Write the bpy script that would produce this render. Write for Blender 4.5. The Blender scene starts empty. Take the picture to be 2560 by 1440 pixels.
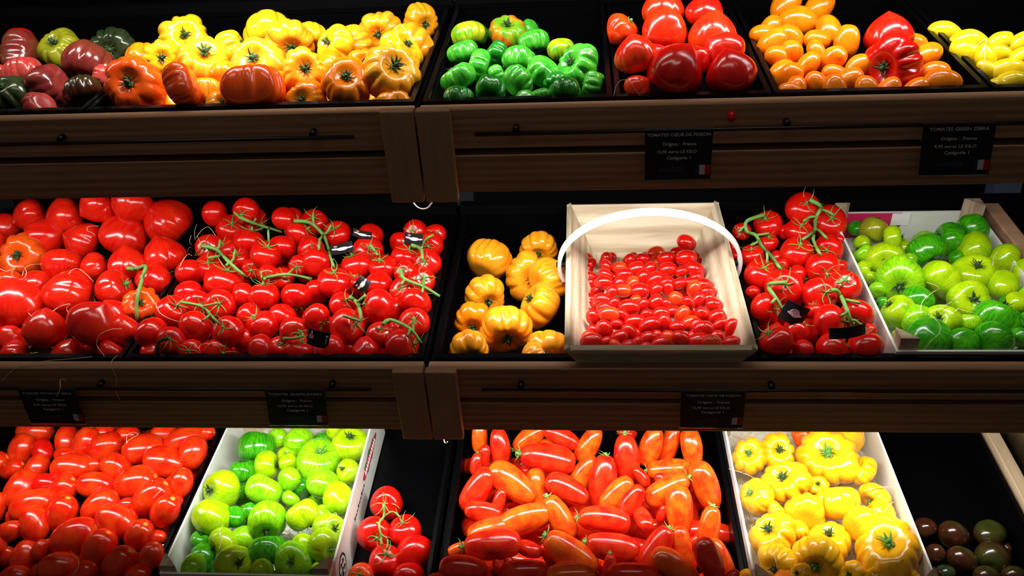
import bpy, math, random
import numpy as np
from mathutils import Vector, Matrix, Quaternion
R = random.Random(7)
C = bpy.context.scene.collection
# ---------------------------------------------------------------- camera frame
F = 2136.0                                   # focal length in pixels of the 2560 px frame
def nz(v): v = np.array(v, float); return v/np.linalg.norm(v)
cW = nz((160, -1540, F)); cX = np.array((26500, -160, -F), float); cX -= cX.dot(cW)*cW; cX = nz(cX)
cN = np.cross(cX, cW); cN = -cN if cN[1] > 0 else cN
TILT = math.radians(12)                      # every tray leans back-up by 12 degrees
wX = np.array((1., 0, 0)); wW = np.array((0, math.cos(TILT), math.sin(TILT))); wN = np.array((0, -math.sin(TILT), math.cos(TILT)))
M3 = np.outer(wX, cX)+np.outer(wW, cW)+np.outer(wN, cN)      # camera axes -> world
def ray(px, py): return np.array(((px-1280)/F, (py-720)/F, 1.))
OT = ray(1280, 270)*1.28; OM = ray(1280, 922)*1.42; OB = OM-(OT-OM)
CAM = np.array((0, 0, .80))-M3 @ OM          # front edge of the middle shelf stands 0.80 m high
O = {'T': OT, 'M': OM, 'B': OB, 'H': OT+(OT-OM)}             # front top edges of the shelves: top, middle, bottom, and the one above the frame
OW = {k: CAM+M3 @ v for k, v in O.items()}
def P(k, u, w, n): return Vector(OW[k]+u*wX+w*wW+n*wN)
def tocam(p): return M3.T @ (np.array(p)-CAM)
def hit(k, px, py, n, w=None):
    r = ray(px, py); o = O[k]
    s = (o @ cN+n)/(r @ cN) if w is None else (o @ cW+w)/(r @ cW)
    p = r*s-o; return p @ cX, p @ cW, p @ cN, s
cam = bpy.data.cameras.new('camera'); co = bpy.data.objects.new('camera', cam); C.objects.link(co)
cam.sensor_width = 36; cam.lens = F/2560*36; cam.clip_start = .02
m = Matrix.Identity(4); cols = [M3 @ (1, 0, 0), M3 @ (0, -1, 0), M3 @ (0, 0, -1)]
for i in range(3):
    for j in range(3): m[j][i] = cols[i][j]
    m[i][3] = CAM[i]
co.matrix_world = m; bpy.context.scene.camera = co
sc = bpy.context.scene
sc.view_settings.view_transform = 'Standard'; sc.view_settings.look = 'None'; sc.view_settings.exposure = 0; sc.view_settings.gamma = 1
try: sc.view_settings.use_curve_mapping = False
except Exception: pass
wd = bpy.data.worlds.new('World'); sc.world = wd; wd.use_nodes = True
wd.node_tree.nodes['Background'].inputs[0].default_value = (1, .86, .74, 1); wd.node_tree.nodes['Background'].inputs[1].default_value = .040
LAMP_W, LAMP_N = .1585, .2855                  # the strip lamps hang right behind the front board of the shelf above
# centre u, length, watts, tint per shelf level
LAMPS = {'T': [(-.98, .40, 1.2), (-.44, .44, 4.4), (.06, .38, 2.2), (.54, .46, 2.8), (.93, .2, 1.4)],
         'M': [(-.98, .40, 1.6), (-.46, .46, 1.75), (.10, .46, 2.9), (.64, .5, 1.8)],
         'B': [(-.90, .44, 1.5), (-.38, .46, 2.9), (.14, .46, 2.7), (.62, .42, 3.0)]}
# ---------------------------------------------------------------- helpers
def tag(o, label=None, cat=None, group=None, kind=None):
    if label: o['label'] = label
    if cat: o['category'] = cat
    if group: o['group'] = group
    if kind: o['kind'] = kind
    return o
def empty(name, loc, rot=(TILT, 0, 0)):
    o = bpy.data.objects.new(name, None); C.objects.link(o); o.location = loc; o.rotation_euler = rot; o.empty_display_size = .02; return o
class MB:
    def __init__(s): s.v = []; s.f = []; s.mi = []
    def add(s, vs, fs, mi=0):
        b = len(s.v); s.v += [tuple(v) for v in vs]; s.f += [tuple(b+i for i in f) for f in fs]; s.mi += [mi]*len(fs); return s
    def box(s, x0, x1, y0, y1, z0, z1, mi=0, bev=0.0):
        v = [(x, y, z) for x in (x0, x1) for y in (y0, y1) for z in (z0, z1)]
        return s.add(v, [(0, 1, 3, 2), (4, 6, 7, 5), (0, 4, 5, 1), (2, 3, 7, 6), (0, 2, 6, 4), (1, 5, 7, 3)], mi)
    def tube(s, pts, r, k=6, taper=None, mi=0, flat=1.0):
        pts = [Vector(p) for p in pts]; n = len(pts); rings = []
        up = Vector((.13, .31, .94))
        for i, p in enumerate(pts):
            d = (pts[min(i+1, n-1)]-pts[max(i-1, 0)])
            d = d.normalized() if d.length > 1e-9 else Vector((0, 0, 1))
            a = d.cross(up); a = a.normalized() if a.length > 1e-4 else d.orthogonal().normalized(); b = d.cross(a)
            rr = r*(taper(i/(n-1)) if taper else 1)
            rings.append([p+a*math.cos(2*math.pi*j/k)*rr+b*math.sin(2*math.pi*j/k)*rr*flat for j in range(k)])
        vs = [v for q in rings for v in q]; fs = []
        for i in range(n-1):
            for j in range(k): fs.append((i*k+j, i*k+(j+1) % k, (i+1)*k+(j+1) % k, (i+1)*k+j))
        fs += [tuple(reversed(range(k))), tuple((n-1)*k+j for j in range(k))]
        return s.add(vs, fs, mi)
    def prism(s, poly, x0, x1, axis=0, mi=0):                   # polygon in the two other axes, extruded along axis
        n = len(poly); vs = []
        for x in (x0, x1):
            for a, b in poly: vs.append({0: (x, a, b), 1: (a, x, b), 2: (a, b, x)}[axis])
        return s.add(vs, [tuple(range(n)), tuple(reversed(range(n, 2*n)))]+[(i, (i+1) % n, n+(i+1) % n, n+i) for i in range(n)], mi)
    def build(s, name, mats, parent=None, smooth=False, bevel=0, loc=None):
        me = bpy.data.meshes.new(name); me.from_pydata(s.v, [], s.f)
        for mt in (mats if isinstance(mats, (list, tuple)) else [mats]): me.materials.append(mt)
        me.polygons.foreach_set('material_index', s.mi); me.polygons.foreach_set('use_smooth', [smooth]*len(s.f)); me.update()
        import bmesh
        bm = bmesh.new(); bm.from_mesh(me); bmesh.ops.recalc_face_normals(bm, faces=bm.faces); bm.to_mesh(me); bm.free()
        o = bpy.data.objects.new(name, me); C.objects.link(o)
        if loc is not None: o.location = loc
        if parent: o.parent = parent
        if bevel:
            b = o.modifiers.new('bevel', 'BEVEL'); b.width = bevel; b.segments = 2; b.limit_method = 'ANGLE'
        return o
def smooth_pts(pts, sub=5):                                      # Catmull-Rom through the points
    pts = [np.array(p, float) for p in pts]
    if len(pts) < 3: return [pts[0]+(pts[-1]-pts[0])*t/sub for t in range(sub+1)]
    q = [2*pts[0]-pts[1]]+pts+[2*pts[-1]-pts[-2]]; out = []
    for i in range(1, len(q)-2):
        for t in range(sub):
            t /= sub; a, b, c, d = q[i-1:i+3]
            out.append(.5*(2*b+(c-a)*t+(2*a-5*b+4*c-d)*t*t+(3*b-a-3*c+d)*t**3))
    return out+[pts[-1]]
# ---------------------------------------------------------------- materials
MAT = {}
def nodes(name):
    mt = bpy.data.materials.new(name); mt.use_nodes = True; nt = mt.node_tree; b = nt.nodes['Principled BSDF']
    def n(t, **kw):
        x = nt.nodes.new(t)
        for k, v in kw.items(): setattr(x, k, v)
        return x
    MAT[name] = mt; return mt, nt, b, n, nt.links.new
def rgb(c): return (c[0], c[1], c[2], 1)
def plain(name, col, rough=.5, metal=0, noise=.0, scale=30, bump=0, spec=.5):
    mt, nt, b, n, L = nodes(name); b.inputs['Base Color'].default_value = rgb(col); b.inputs['Roughness'].default_value = rough
    b.inputs['Metallic'].default_value = metal; b.inputs['Specular IOR Level'].default_value = spec
    tc = n('ShaderNodeTexCoord'); nn = n('ShaderNodeTexNoise'); nn.inputs['Scale'].default_value = scale; nn.inputs['Detail'].default_value = 5; L(tc.outputs['Object'], nn.inputs['Vector'])
    if noise:
        mx = n('ShaderNodeMix', data_type='RGBA'); mx.inputs[6].default_value = rgb([c*(1-noise) for c in col]); mx.inputs[7].default_value = rgb([min(1, c*(1+noise)) for c in col])
        L(nn.outputs['Fac'], mx.inputs[0]); L(mx.outputs[2], b.inputs['Base Color'])
    if bump:
        bp = n('ShaderNodeBump'); bp.inputs['Strength'].default_value = bump; bp.inputs['Distance'].default_value = .002; L(nn.outputs['Fac'], bp.inputs['Height']); L(bp.outputs[0], b.inputs['Normal'])
    return mt
def wood(name, c1, c2, stretch=(1.5, 22, 22), rough=.6, spots=0.0, wscale=3.5):
    mt, nt, b, n, L = nodes(name); tc = n('ShaderNodeTexCoord'); mp = n('ShaderNodeMapping'); mp.inputs['Scale'].default_value = stretch
    oi = n('ShaderNodeObjectInfo'); ad = n('ShaderNodeVectorMath', operation='ADD'); sc_ = n('ShaderNodeVectorMath', operation='SCALE'); sc_.inputs[3].default_value = 9
    cx = n('ShaderNodeCombineXYZ')
    for i in range(3): L(oi.outputs['Random'], cx.inputs[i])
    L(cx.outputs[0], sc_.inputs[0]); L(tc.outputs['Object'], ad.inputs[0]); L(sc_.outputs[0], ad.inputs[1]); L(ad.outputs[0], mp.inputs['Vector'])
    n1 = n('ShaderNodeTexNoise'); n1.inputs['Scale'].default_value = wscale; n1.inputs['Detail'].default_value = 6; n1.inputs['Distortion'].default_value = 1.2; L(mp.outputs[0], n1.inputs['Vector'])
    w = n('ShaderNodeTexWave', bands_direction='Z'); w.inputs['Scale'].default_value = .55; w.inputs['Distortion'].default_value = 5; w.inputs['Detail'].default_value = 3; w.inputs['Detail Scale'].default_value = .8; L(mp.outputs[0], w.inputs['Vector'])
    a = n('ShaderNodeMath', operation='MULTIPLY_ADD'); L(w.outputs['Fac'], a.inputs[0]); a.inputs[1].default_value = .4; L(n1.outputs['Fac'], a.inputs[2])
    cr = n('ShaderNodeValToRGB'); cr.color_ramp.elements[0].position = .35; cr.color_ramp.elements[0].color = rgb(c1); cr.color_ramp.elements[1].position = .95; cr.color_ramp.elements[1].color = rgb(c2); L(a.outputs[0], cr.inputs[0])
    L(cr.outputs[0], b.inputs['Base Color']); b.inputs['Roughness'].default_value = rough; b.inputs['Specular IOR Level'].default_value = .3
    bp = n('ShaderNodeBump'); bp.inputs['Strength'].default_value = .15; bp.inputs['Distance'].default_value = .001; L(n1.outputs['Fac'], bp.inputs['Height']); L(bp.outputs[0], b.inputs['Normal'])
    return mt
def skin(name, c1, c2, streak=0.35, cshoulder=None, srange=(.20, .62), rough=.19, mott=.5, patch=None, thr=.5, fine=5.0):
    """tomato skin: two tones blended by meridional streaks and soft mottling; optional other colour round the stem or in patches"""
    mt, nt, b, n, L = nodes(name); at = n('ShaderNodeAttribute', attribute_name='puv'); oi = n('ShaderNodeObjectInfo'); tc = n('ShaderNodeTexCoord')
    ad = n('ShaderNodeVectorMath', operation='ADD'); cx = n('ShaderNodeCombineXYZ'); mu = n('ShaderNodeMath', operation='MULTIPLY'); mu.inputs[1].default_value = 40; L(oi.outputs['Random'], mu.inputs[0])
    L(mu.outputs[0], cx.inputs[0]); L(mu.outputs[0], cx.inputs[1]); L(at.outputs['Vector'], ad.inputs[0]); L(cx.outputs[0], ad.inputs[1])
    st = n('ShaderNodeTexNoise'); st.inputs['Scale'].default_value = fine; st.inputs['Detail'].default_value = 4; st.inputs['Roughness'].default_value = .65; L(ad.outputs[0], st.inputs['Vector'])
    ad2 = n('ShaderNodeVectorMath', operation='ADD'); L(tc.outputs['Object'], ad2.inputs[0]); L(cx.outputs[0], ad2.inputs[1])
    mo = n('ShaderNodeTexNoise'); mo.inputs['Scale'].default_value = 1.3; mo.inputs['Detail'].default_value = 3; L(ad2.outputs[0], mo.inputs['Vector'])
    f = n('ShaderNodeMath', operation='MULTIPLY'); L(st.outputs['Fac'], f.inputs[0]); f.inputs[1].default_value = streak
    g = n('ShaderNodeMath', operation='MULTIPLY_ADD'); L(mo.outputs['Fac'], g.inputs[0]); g.inputs[1].default_value = mott; L(f.outputs[0], g.inputs[2])
    mr = n('ShaderNodeMapRange'); mid = (streak+mott)*thr; mr.inputs[1].default_value = mid-.10-.04*mott; mr.inputs[2].default_value = mid+.10+.04*mott; L(g.outputs[0], mr.inputs[0])
    mx = n('ShaderNodeMix', data_type='RGBA'); mx.inputs[6].default_value = rgb(c1); mx.inputs[7].default_value = rgb(c2); L(mr.outputs[0], mx.inputs[0]); out = mx.outputs[2]
    if cshoulder or patch:
        sp = n('ShaderNodeSeparateXYZ'); L(at.outputs['Vector'], sp.inputs[0])
        m2 = n('ShaderNodeMapRange'); L(sp.outputs[2], m2.inputs[0]); m2.inputs[1].default_value = srange[0]; m2.inputs[2].default_value = srange[1]; m2.inputs[3].default_value = .85; m2.inputs[4].default_value = 0
        if patch:
            m2 = n('ShaderNodeMapRange'); L(mo.outputs['Fac'], m2.inputs[0]); m2.inputs[1].default_value = .50; m2.inputs[2].default_value = .64
        x2 = n('ShaderNodeMix', data_type='RGBA'); L(m2.outputs[0], x2.inputs[0]); L(out, x2.inputs[6]); x2.inputs[7].default_value = rgb(cshoulder or patch); out = x2.outputs[2]
    L(out, b.inputs['Base Color']); b.inputs['Roughness'].default_value = rough; b.inputs['Specular IOR Level'].default_value = .66
    return mt
SK = {
 'r': skin('tomato_skin_red', (.62, .003, .002), (.72, .010, .003)),
 'R': skin('tomato_skin_orange_red', (.72, .010, .003), (.82, .040, .005), cshoulder=(.84, .07, .006)),
 'S': skin('tomato_skin_plum_red', (.70, .010, .002), (.82, .050, .004), cshoulder=(.85, .45, .08), srange=(.020, .050), streak=.2, mott=.9),
 'h': skin('tomato_skin_heart_red', (.64, .005, .003), (.76, .022, .005), streak=.6),
 'O': skin('tomato_skin_deep_orange', (.76, .05, .004), (.86, .12, .006), streak=.5),
 'o': skin('tomato_skin_orange', (.88, .17, .002), (.92, .27, .004)),
 'a': skin('tomato_skin_amber', (.90, .26, .006), (.94, .42, .018), streak=.55),
 'y': skin('tomato_skin_yellow', (.92, .40, .005), (.95, .56, .014), streak=.5),
 'l': skin('tomato_skin_lemon', (.82, .58, .006), (.88, .70, .015)),
 'g': skin('tomato_skin_green', (.020, .30, .018), (.09, .50, .035), streak=.8, fine=7),
 'G': skin('tomato_skin_dark_green', (.006, .14, .010), (.02, .26, .018), streak=.6),
 'v': skin('tomato_skin_yellow_green', (.08, .40, .012), (.58, .58, .012), streak=.5, mott=.8),
 'V': skin('tomato_skin_green_turning_red', (.06, .36, .015), (.34, .50, .012), patch=(.76, .16, .01)),
 'z': skin('tomato_skin_striped_lime', (.10, .46, .003), (.34, .64, .008), streak=.9, mott=.35, thr=.49, fine=8),
 'Z': skin('tomato_skin_striped_green', (.012, .22, .003), (.08, .42, .005), streak=.9, mott=.4, thr=.52, fine=8),
 'q': skin('tomato_skin_olive_yellow', (.24, .50, .002), (.46, .62, .005), streak=.9, mott=.5, thr=.5, fine=8),
 'k': skin('tomato_skin_brown', (.022, .007, .002), (.055, .012, .004), cshoulder=(.03, .04, .007)),
 'p': skin('tomato_skin_purple_brown', (.12, .012, .013), (.24, .030, .022), cshoulder=(.13, .035, .012)),
 'P': skin('tomato_skin_pink', (.42, .032, .030), (.54, .075, .055), streak=.5),
 'K': skin('tomato_skin_black_green', (.008, .020, .007), (.035, .050, .016), streak=.6),
 'e': skin('tomato_skin_olive', (.22, .24, .008), (.34, .34, .015), streak=.5),
 'm': skin('tomato_skin_long_red', (.68, .008, .004), (.80, .040, .006), streak=.25, mott=.9),
 'M': skin('tomato_skin_long_orange', (.78, .040, .005), (.88, .15, .007), streak=.25, mott=.9),
}
MG = skin('tomato_stem_green', (.05, .20, .02), (.14, .36, .05), rough=.5)
MV = plain('vine_green', (.16, .36, .07), .5, noise=.35, scale=60)
MD = plain('stem_dark_green', (.025, .07, .012), .55, noise=.5, scale=9)
WB = wood('shelf_pine', (.29, .155, .085), (.48, .28, .165), stretch=(1.2, 40, 40))
WV = wood('shelf_pine_upright', (.38, .225, .13), (.46, .28, .17), stretch=(22, 22, 1.5))
WP = wood('basket_wood', (.42, .33, .20), (.78, .68, .50), stretch=(22, 1.6, 22), rough=.65)
WPX = wood('basket_wood_across', (.46, .37, .23), (.80, .70, .52), stretch=(1.6, 22, 14), rough=.65)
WC = plain('crate_veneer', (.74, .76, .70), .6, noise=.08, scale=14)
WK = wood('crate_block_wood', (.28, .19, .12), (.62, .50, .36), stretch=(14, 14, 2))
BK = plain('black_plastic', (.0015, .0015, .002), .30, noise=.3, scale=300, bump=.15, spec=.14)
BP = plain('black_panel', (.002, .002, .0025), .7, spec=.05)
MT = plain('dark_metal', (.035, .035, .04), .35, .8)
WH = plain('white_lacquer', (.86, .86, .85), .35)
ST = plain('wood_wool_fibre', (.78, .62, .38), .7, noise=.2)
CARD = plain('black_card', (.008, .009, .014), .45)
INK = plain('white_ink', (.75, .76, .82), .6)
INK2 = plain('grey_ink', (.14, .14, .17), .6)
FW = plain('flag_white', (.75, .78, .9), .6); FR = plain('flag_red', (.55, .01, .02), .6); FB = plain('flag_blue', (.01, .02, .16), .6)
PK = plain('pink_ink', (.8, .25, .35), .5); PRED = plain('print_red', (.60, .02, .05), .5); PGR = plain('print_green', (.02, .30, .14), .5); PCR = plain('print_crimson', (.55, .02, .10), .4); PBL = plain('print_black', (.015, .015, .02), .5)
def glassy():
    mt, nt, b, n, L = nodes('clear_acrylic'); b.inputs['Base Color'].default_value = (.9, .95, 1, 1); b.inputs['Roughness'].default_value = .06
    b.inputs['Transmission Weight'].default_value = 1; b.inputs['IOR'].default_value = 1.45; b.inputs['Alpha'].default_value = .22; return mt
AC = glassy()
LM, nt_, b_, n_, L_ = nodes('lamp_diffuser'); b_.inputs['Base Color'].default_value = (.8, .8, .8, 1); b_.inputs['Emission Color'].default_value = (1, .97, .92, 1); b_.inputs['Emission Strength'].default_value = 6
# ---------------------------------------------------------------- room and shelves
wb = MB().box(-3, 3, 0, .1, -.80, 2.2).build('wall_back', BP); wb.location = (0, .95, .80); tag(wb, kind='structure')
fl = MB().box(-3, 3, -3, 1, -.1, 0).build('floor', plain('floor_stone', (.09, .085, .08), .5, noise=.3, scale=4)); tag(fl, kind='structure')
LV = {'H': 'overhead', 'T': 'top', 'M': 'middle', 'B': 'bottom'}
D_ = .49
FWD = {'B': -.055}                          # the bottom shelf sticks out farther than the others
def shelf(k, u0, u1, side, rails):
    g = FWD.get(k, 0); t = empty('display_shelf', P(k, 0, g, 0)); lv = LV[k]; D_ = .49-g
    tag(t, f'{side} bay of the {lv} wooden shelf with slatted front board and two end blocks', 'shelf', 'slatted wooden shelves of the display')
    e = .0015
    def part(name, mats, *b, bev=.002):
        return MB().box(*b).build(name, mats, t, bevel=bev)
    part('slat', WB, u0+.004, u1-.004, 0, .020, -.0665, 0)
    part('slat', WB, u0+.004, u1-.004, 0, .020, -.143, -.0775)
    part('back_board', BP, u0+.004, u1-.004, .022, .0275, -.150, -.012, bev=0)  # hidden lower edge lengthened past the slats to cut off the strip lamps' light
    for a, b in ((u0+e, u0+.054), (u1-.054, u1-e)):
        part('end_block', WV, a, b, -.016, -.0005, -.152, .006, bev=.0025)
    part('shelf_deck', BP, u0+.004, u1-.004, .030, D_+.012, -.118, -.100, bev=0)
    part('back_rail', BP, u0+.004, u1-.004, D_+.014, D_+.035, -.118, .02, bev=0)
    for a, b in ((u0+.004, u0+.016), (u1-.016, u1-.004)):
        part('side_rail', BP, a, b, .030, D_+.010, -.097, -.012, bev=0)
    for (a, b, kn) in rails:
        r = MB().tube([(a, -.0125, -.036), (b, -.0125, -.036)], .0032, 8).build('label_rail', MT, t, smooth=True)
        for x in kn:
            MB().tube([(x, -.013, -.030), (x, .001, -.030)], .0050, 10).build('rail_mount', MT, r, smooth=True)
    return t
def px_u(k, px, py, n=-.036, w=-.0125): return hit(k, px, py, n)[0]
JN = -.146
shelf('T', -1.22, JN, 'left', [(-1.1, px_u('T', 893, 326), (px_u('T', 176, 336), px_u('T', 796, 320)))])
shelf('T', JN, 1.02, 'right', [(px_u('T', 1190, 320), .93, (px_u('T', 1293, 310), px_u('T', 1957, 297), .86))])
shelf('M', -1.22, JN, 'left', [(-1.1, px_u('M', 931, 962), (px_u('M', 262, 956), px_u('M', 838, 952)))])
shelf('M', JN, 1.02, 'right', [(px_u('M', 1206, 963), .95, (px_u('M', 1304, 957), px_u('M', 1924, 960)))])
shelf('B', -1.22, JN, 'left', [])
shelf('B', JN, 1.02, 'right', [])
shelf('H', -1.22, JN, 'left', [])
shelf('H', JN, 1.02, 'right', [])
# uprights that carry the bays
for u, nm in ((-1.235, 'left end'), (JN, 'junction of the two bays'), (1.10, 'right end')):
    x = u; y0 = OW['M'][1]+.62
    tag(MB().box(-.022, .022, -.03, .03, 0, 2.35).build('shelf_upright', plain('steel_upright', (.012, .013, .018), .45, .3) if 'steel_upright' not in MAT else MAT['steel_upright'], loc=(x, y0, 0)),
        f'dark steel upright behind the shelves at the {nm}', 'upright', 'steel uprights behind the shelves')
# blue grey service column seen at the right end of the middle shelf
c_ = hit('M', 2485, 510, .06, w=.60); pp = P('M', c_[0], .60, 0)
tag(MB().box(0, .055, -.02, .02, 0, 2.2).build('service_column', plain('blue_grey_paint', (.045, .06, .10), .5), loc=(pp[0]-.02, pp[1], 0)), 'blue-grey painted column behind the right end of the middle shelf', 'column')
tag(MB().box(0, .12, -.02, .02, 0, 2.2).build('service_column', MAT['blue_grey_paint'], loc=(pp[0]+.085, pp[1]-.03, 0)), 'wider blue-grey column at the right edge beyond the middle shelf', 'column')
# wooden cheek and planked side at the right end of the bottom shelf
t = empty('side_panel', P('B', 0.97, 0, 0)); tag(t, 'planked wooden side panel closing the right end of the bottom shelf', 'panel')
MB().box(.0, .026, .03, D_+.01, -.09, .014).build('top_batten', wood('pine_pale', (.45, .32, .18), (.72, .56, .36), stretch=(22, 1.5, 22)), t, bevel=.002)
for i in range(4): MB().box(.10, .115, .02+i*.12, .02+i*.12+.117, -.15, .22).build('plank', wood('side_plank_%d' % i, (.20, .12, .06), (.42, .29, .17), stretch=(22, 14, 1.4)), t, bevel=.002)
t2 = empty('side_panel', P('M', 0.935, 0, 0)); tag(t2, 'wooden side batten at the right end of the middle shelf beside the crate', 'panel')
MB().box(.0, .03, .03, D_+.01, -.09, .012).build('top_batten', WB, t2, bevel=.002)
# ---------------------------------------------------------------- lamps under the shelf above
for k, ls in LAMPS.items():
    for i, (u, ln, pw) in enumerate(ls):
        t = empty('strip_lamp', P(k, u, LAMP_W, LAMP_N)); where = ['far left', 'left', 'centre', 'right', 'far right'][i]
        tag(t, f'slim white strip lamp over the {where} part of the {LV[k]} shelf', 'lamp', 'strip lamps under the shelves')
        MB().box(-ln/2, ln/2, -.0065, .009, .0006, .0045).build('housing', BP, t)
        a = bpy.data.lights.new('strip_light', 'AREA'); a.shape = 'RECTANGLE'; a.size = ln-.02; a.size_y = .012; a.energy = pw; a.color = (1, .955, .90)
        ao = bpy.data.objects.new('strip_light', a); C.objects.link(ao); ao.parent = t; ao.location = (0, 0, -.0005)
t = empty('overhead_fill', (0, -.45, 2.75), (0, 0, 0)); tag(t, 'unseen overhead fill light added in front of the shelves', 'lamp')  # added fill, out of view, to brighten the top edges of the front boards
MB().box(-.9, .9, -.12, .12, .002, .06).build('housing', BP, t)
a = bpy.data.lights.new('fill_light', 'AREA'); a.shape = 'RECTANGLE'; a.size = 1.8; a.size_y = .22; a.energy = 5.5; a.color = (1, .88, .74)
ao = bpy.data.objects.new('fill_light', a); C.objects.link(ao); ao.parent = t
# ---------------------------------------------------------------- black bins
FLN = -.085
def bin_(k, u0, u1, label, d=.465, extra=None):
    g = FWD.get(k, 0); d -= g; t = empty('plastic_bin', P(k, u0, .024+g, 0)); tag(t, label, 'bin', 'black plastic produce bins'); w = u1-u0; th = .004
    f, b = .006, d
    MB().box(0, w, f, b, FLN-.006, FLN).build('base', BK, t)
    MB().box(0, w, f-.004, f, FLN, -.001).build('front_wall', BK, t); MB().box(0, w, b-.004, b, FLN, -.001).build('back_wall', BK, t)
    MB().box(0, th, f, b-.004, FLN, -.001).build('side_wall', BK, t); MB().box(w-th, w, f, b-.004, FLN, -.001).build('side_wall', BK, t)
    m = MB(); m.box(-.001, w+.001, f-.006, f+.005, -.001, .004); m.box(-.001, w+.001, b-.006, b+.006, -.001, .004)
    m.box(-.001, .007, f+.005, b-.006, -.001, .004); m.box(w-.007, w+.001, f+.005, b-.006, -.001, .004)
    m.build('rim', BK, t); return t
B = lambda *a: bin_(*a)
B('T', -1.18, -.682, 'black bin at the left end of the top shelf holding brown tomatoes'); B('T', -.676, -.153, 'black bin holding big ribbed yellow tomatoes on the top shelf')
B('T', -.138, .149, 'black bin holding ribbed green tomatoes on the top shelf'); B('T', .156, .384, 'black bin holding large red pointed tomatoes on the top shelf')
B('T', .391, .694, 'black bin holding small orange tomatoes on the top shelf'); B('T', .702, .98, 'black bin holding yellow pear tomatoes at the top right')
B('M', -1.18, -.686, 'black bin under the left half of the red pointed tomatoes'); B('M', -.679, -.153, 'black bin heaped with red vine tomatoes on the middle shelf')
bin_('M', -.132, .404, 'black bin holding yellow tomatoes and the wooden basket'); B('M', .412, .92, 'black bin holding vine tomatoes and a crate on the middle shelf')
B('B', -1.18, -.678, 'black bin holding red plum tomatoes at the lower left'); B('B', -.671, -.153, 'black bin holding the lime tomato crate and one vine cluster')
B('B', -.132, .421, 'black bin filled with long red tomatoes on the bottom shelf'); B('B', .4245, .962, 'black bin at the lower right holding the yellow tomato crate')
# ---------------------------------------------------------------- crates
def crate(k, u0, u1, w0, w1, n0, n1, label, blocks, emblem=None):
    t = empty('wooden_crate', P(k, u0, w0, n0)); tag(t, label, 'crate', 'pale veneer crates'); w = u1-u0; d = w1-w0; h = n1-n0; th = .004
    MB().box(0, w, 0, d, 0, .003).build('base', WC, t)
    sides = {}
    sides['f'] = MB().box(0, w, 0, th, .003, h).build('front_side', WC, t); sides['b'] = MB().box(0, w, d-th, d, .003, h).build('back_side', WC, t)
    sides['l'] = MB().box(0, th, th, d-th, .003, h).build('left_side', WC, t); sides['r'] = MB().box(w-th, w, th, d-th, .003, h).build('right_side', WC, t)
    s = .030
    for a, b, up in blocks:
        x, y = (th if a == 0 else w-th), (th if b == 0 else d-th); dx = s if a == 0 else -s; dy = s if b == 0 else -s
        MB().prism([(x, y), (x+dx, y), (x, y+dy)], .003, h+up, axis=2).build('corner_block', WK, t)
    return t, sides
crM, sM = crate('M', .626, .915, .032, .475, -.080, .010, 'pale veneer crate of striped green tomatoes at the right of the middle shelf', [(0, 0, .024), (1, 0, .024), (0, 1, .024), (1, 1, .030)])
crB, sB = crate('B', -.655, -.330, -.014, .456, -.080, .026, 'white veneer crate of lime green tomatoes on the bottom shelf', [(0, 0, .018), (1, 0, .018), (0, 1, .02), (1, 1, .02)])
crY, sY = crate('B', .430, .745, -.014, .456, -.080, .026, 'pale crate of ribbed yellow tomatoes bedded on wood wool', [(0, 0, .018), (1, 0, .018), (0, 1, .02), (1, 1, .02)])
def textmesh(s, size, font=None, bold=0.0, shear=0.0, align='CENTER'):
    cu = bpy.data.curves.new('text', 'FONT'); cu.body = s; cu.size = size; cu.align_x = align; cu.align_y = 'CENTER'; cu.offset = bold; cu.shear = shear; cu.resolution_u = 2
    ob = bpy.data.objects.new('tmp', cu); C.objects.link(ob); dg = bpy.context.evaluated_depsgraph_get(); dg.update()
    me = bpy.data.meshes.new_from_object(ob.evaluated_get(dg)); bpy.data.objects.remove(ob); return me
def text(name, s, size, mat, parent, loc, rot=(math.pi/2, 0, 0), width=None, bold=0.0, shear=0):
    me = textmesh(s, size, bold=bold, shear=shear); me.materials.clear(); me.materials.append(mat)
    o = bpy.data.objects.new(name, me); C.objects.link(o); o.parent = parent; o.location = loc; o.rotation_euler = rot
    if width:
        xs = [v.co.x for v in me.vertices]; wd_ = max(xs)-min(xs); o.scale = (width/wd_,)*3
    return o
# printed marks on the crates
def disc(name, cx, cy, rx, ry, mat, parent, put, wav=0, n=40):
    m = MB(); vs = [put(cx+rx*math.cos(a)*(1+wav*math.sin(9*a)), cy+ry*math.sin(a)*(1+wav*math.sin(9*a))) for a in [2*math.pi*i/n for i in range(n)]]
    m.add(vs, [tuple(range(n))]); return m.build(name, mat, parent)
put = lambda e: (lambda a, b: (.325+e, a, b))
par = sB['r']
for (cy, cz, rx, ry, mt, e, nm, wv) in ((.33, .066, .060, .017, PGR, .0004, 'leaf_print', .16), (.335, .066, .070, .0125, PRED, .0008, 'oval_print', 0), ):
    disc(nm, cy, cz, rx, ry, mt, par, put(e), wv)
m = MB()
for i in range(11):                          # hand-drawn looking white script, too small to read in the photograph
    y0 = .283+i*.0096; m.tube(smooth_pts([(.3259, y0, .061), (.3259, y0+.002, .071), (.3259, y0+.0045, .070), (.3259, y0+.003, .063), (.3259, y0+.0075, .0625)], 3), .0008, 5)
m.build('script_print', WH, par)
m = MB()
for i in range(9): m.box(.3254, .3260, .17+i*.011, .177+i*.011, .052, .056+(.003 if i % 3 == 0 else 0))
m.build('line_print', PBL, par)
disc('stamp_print', .06, .055, .024, .030, PBL, par, put(.0004), .03); disc('stamp_centre', .06, .055, .019, .025, WC, par, put(.0008), .03)
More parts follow.
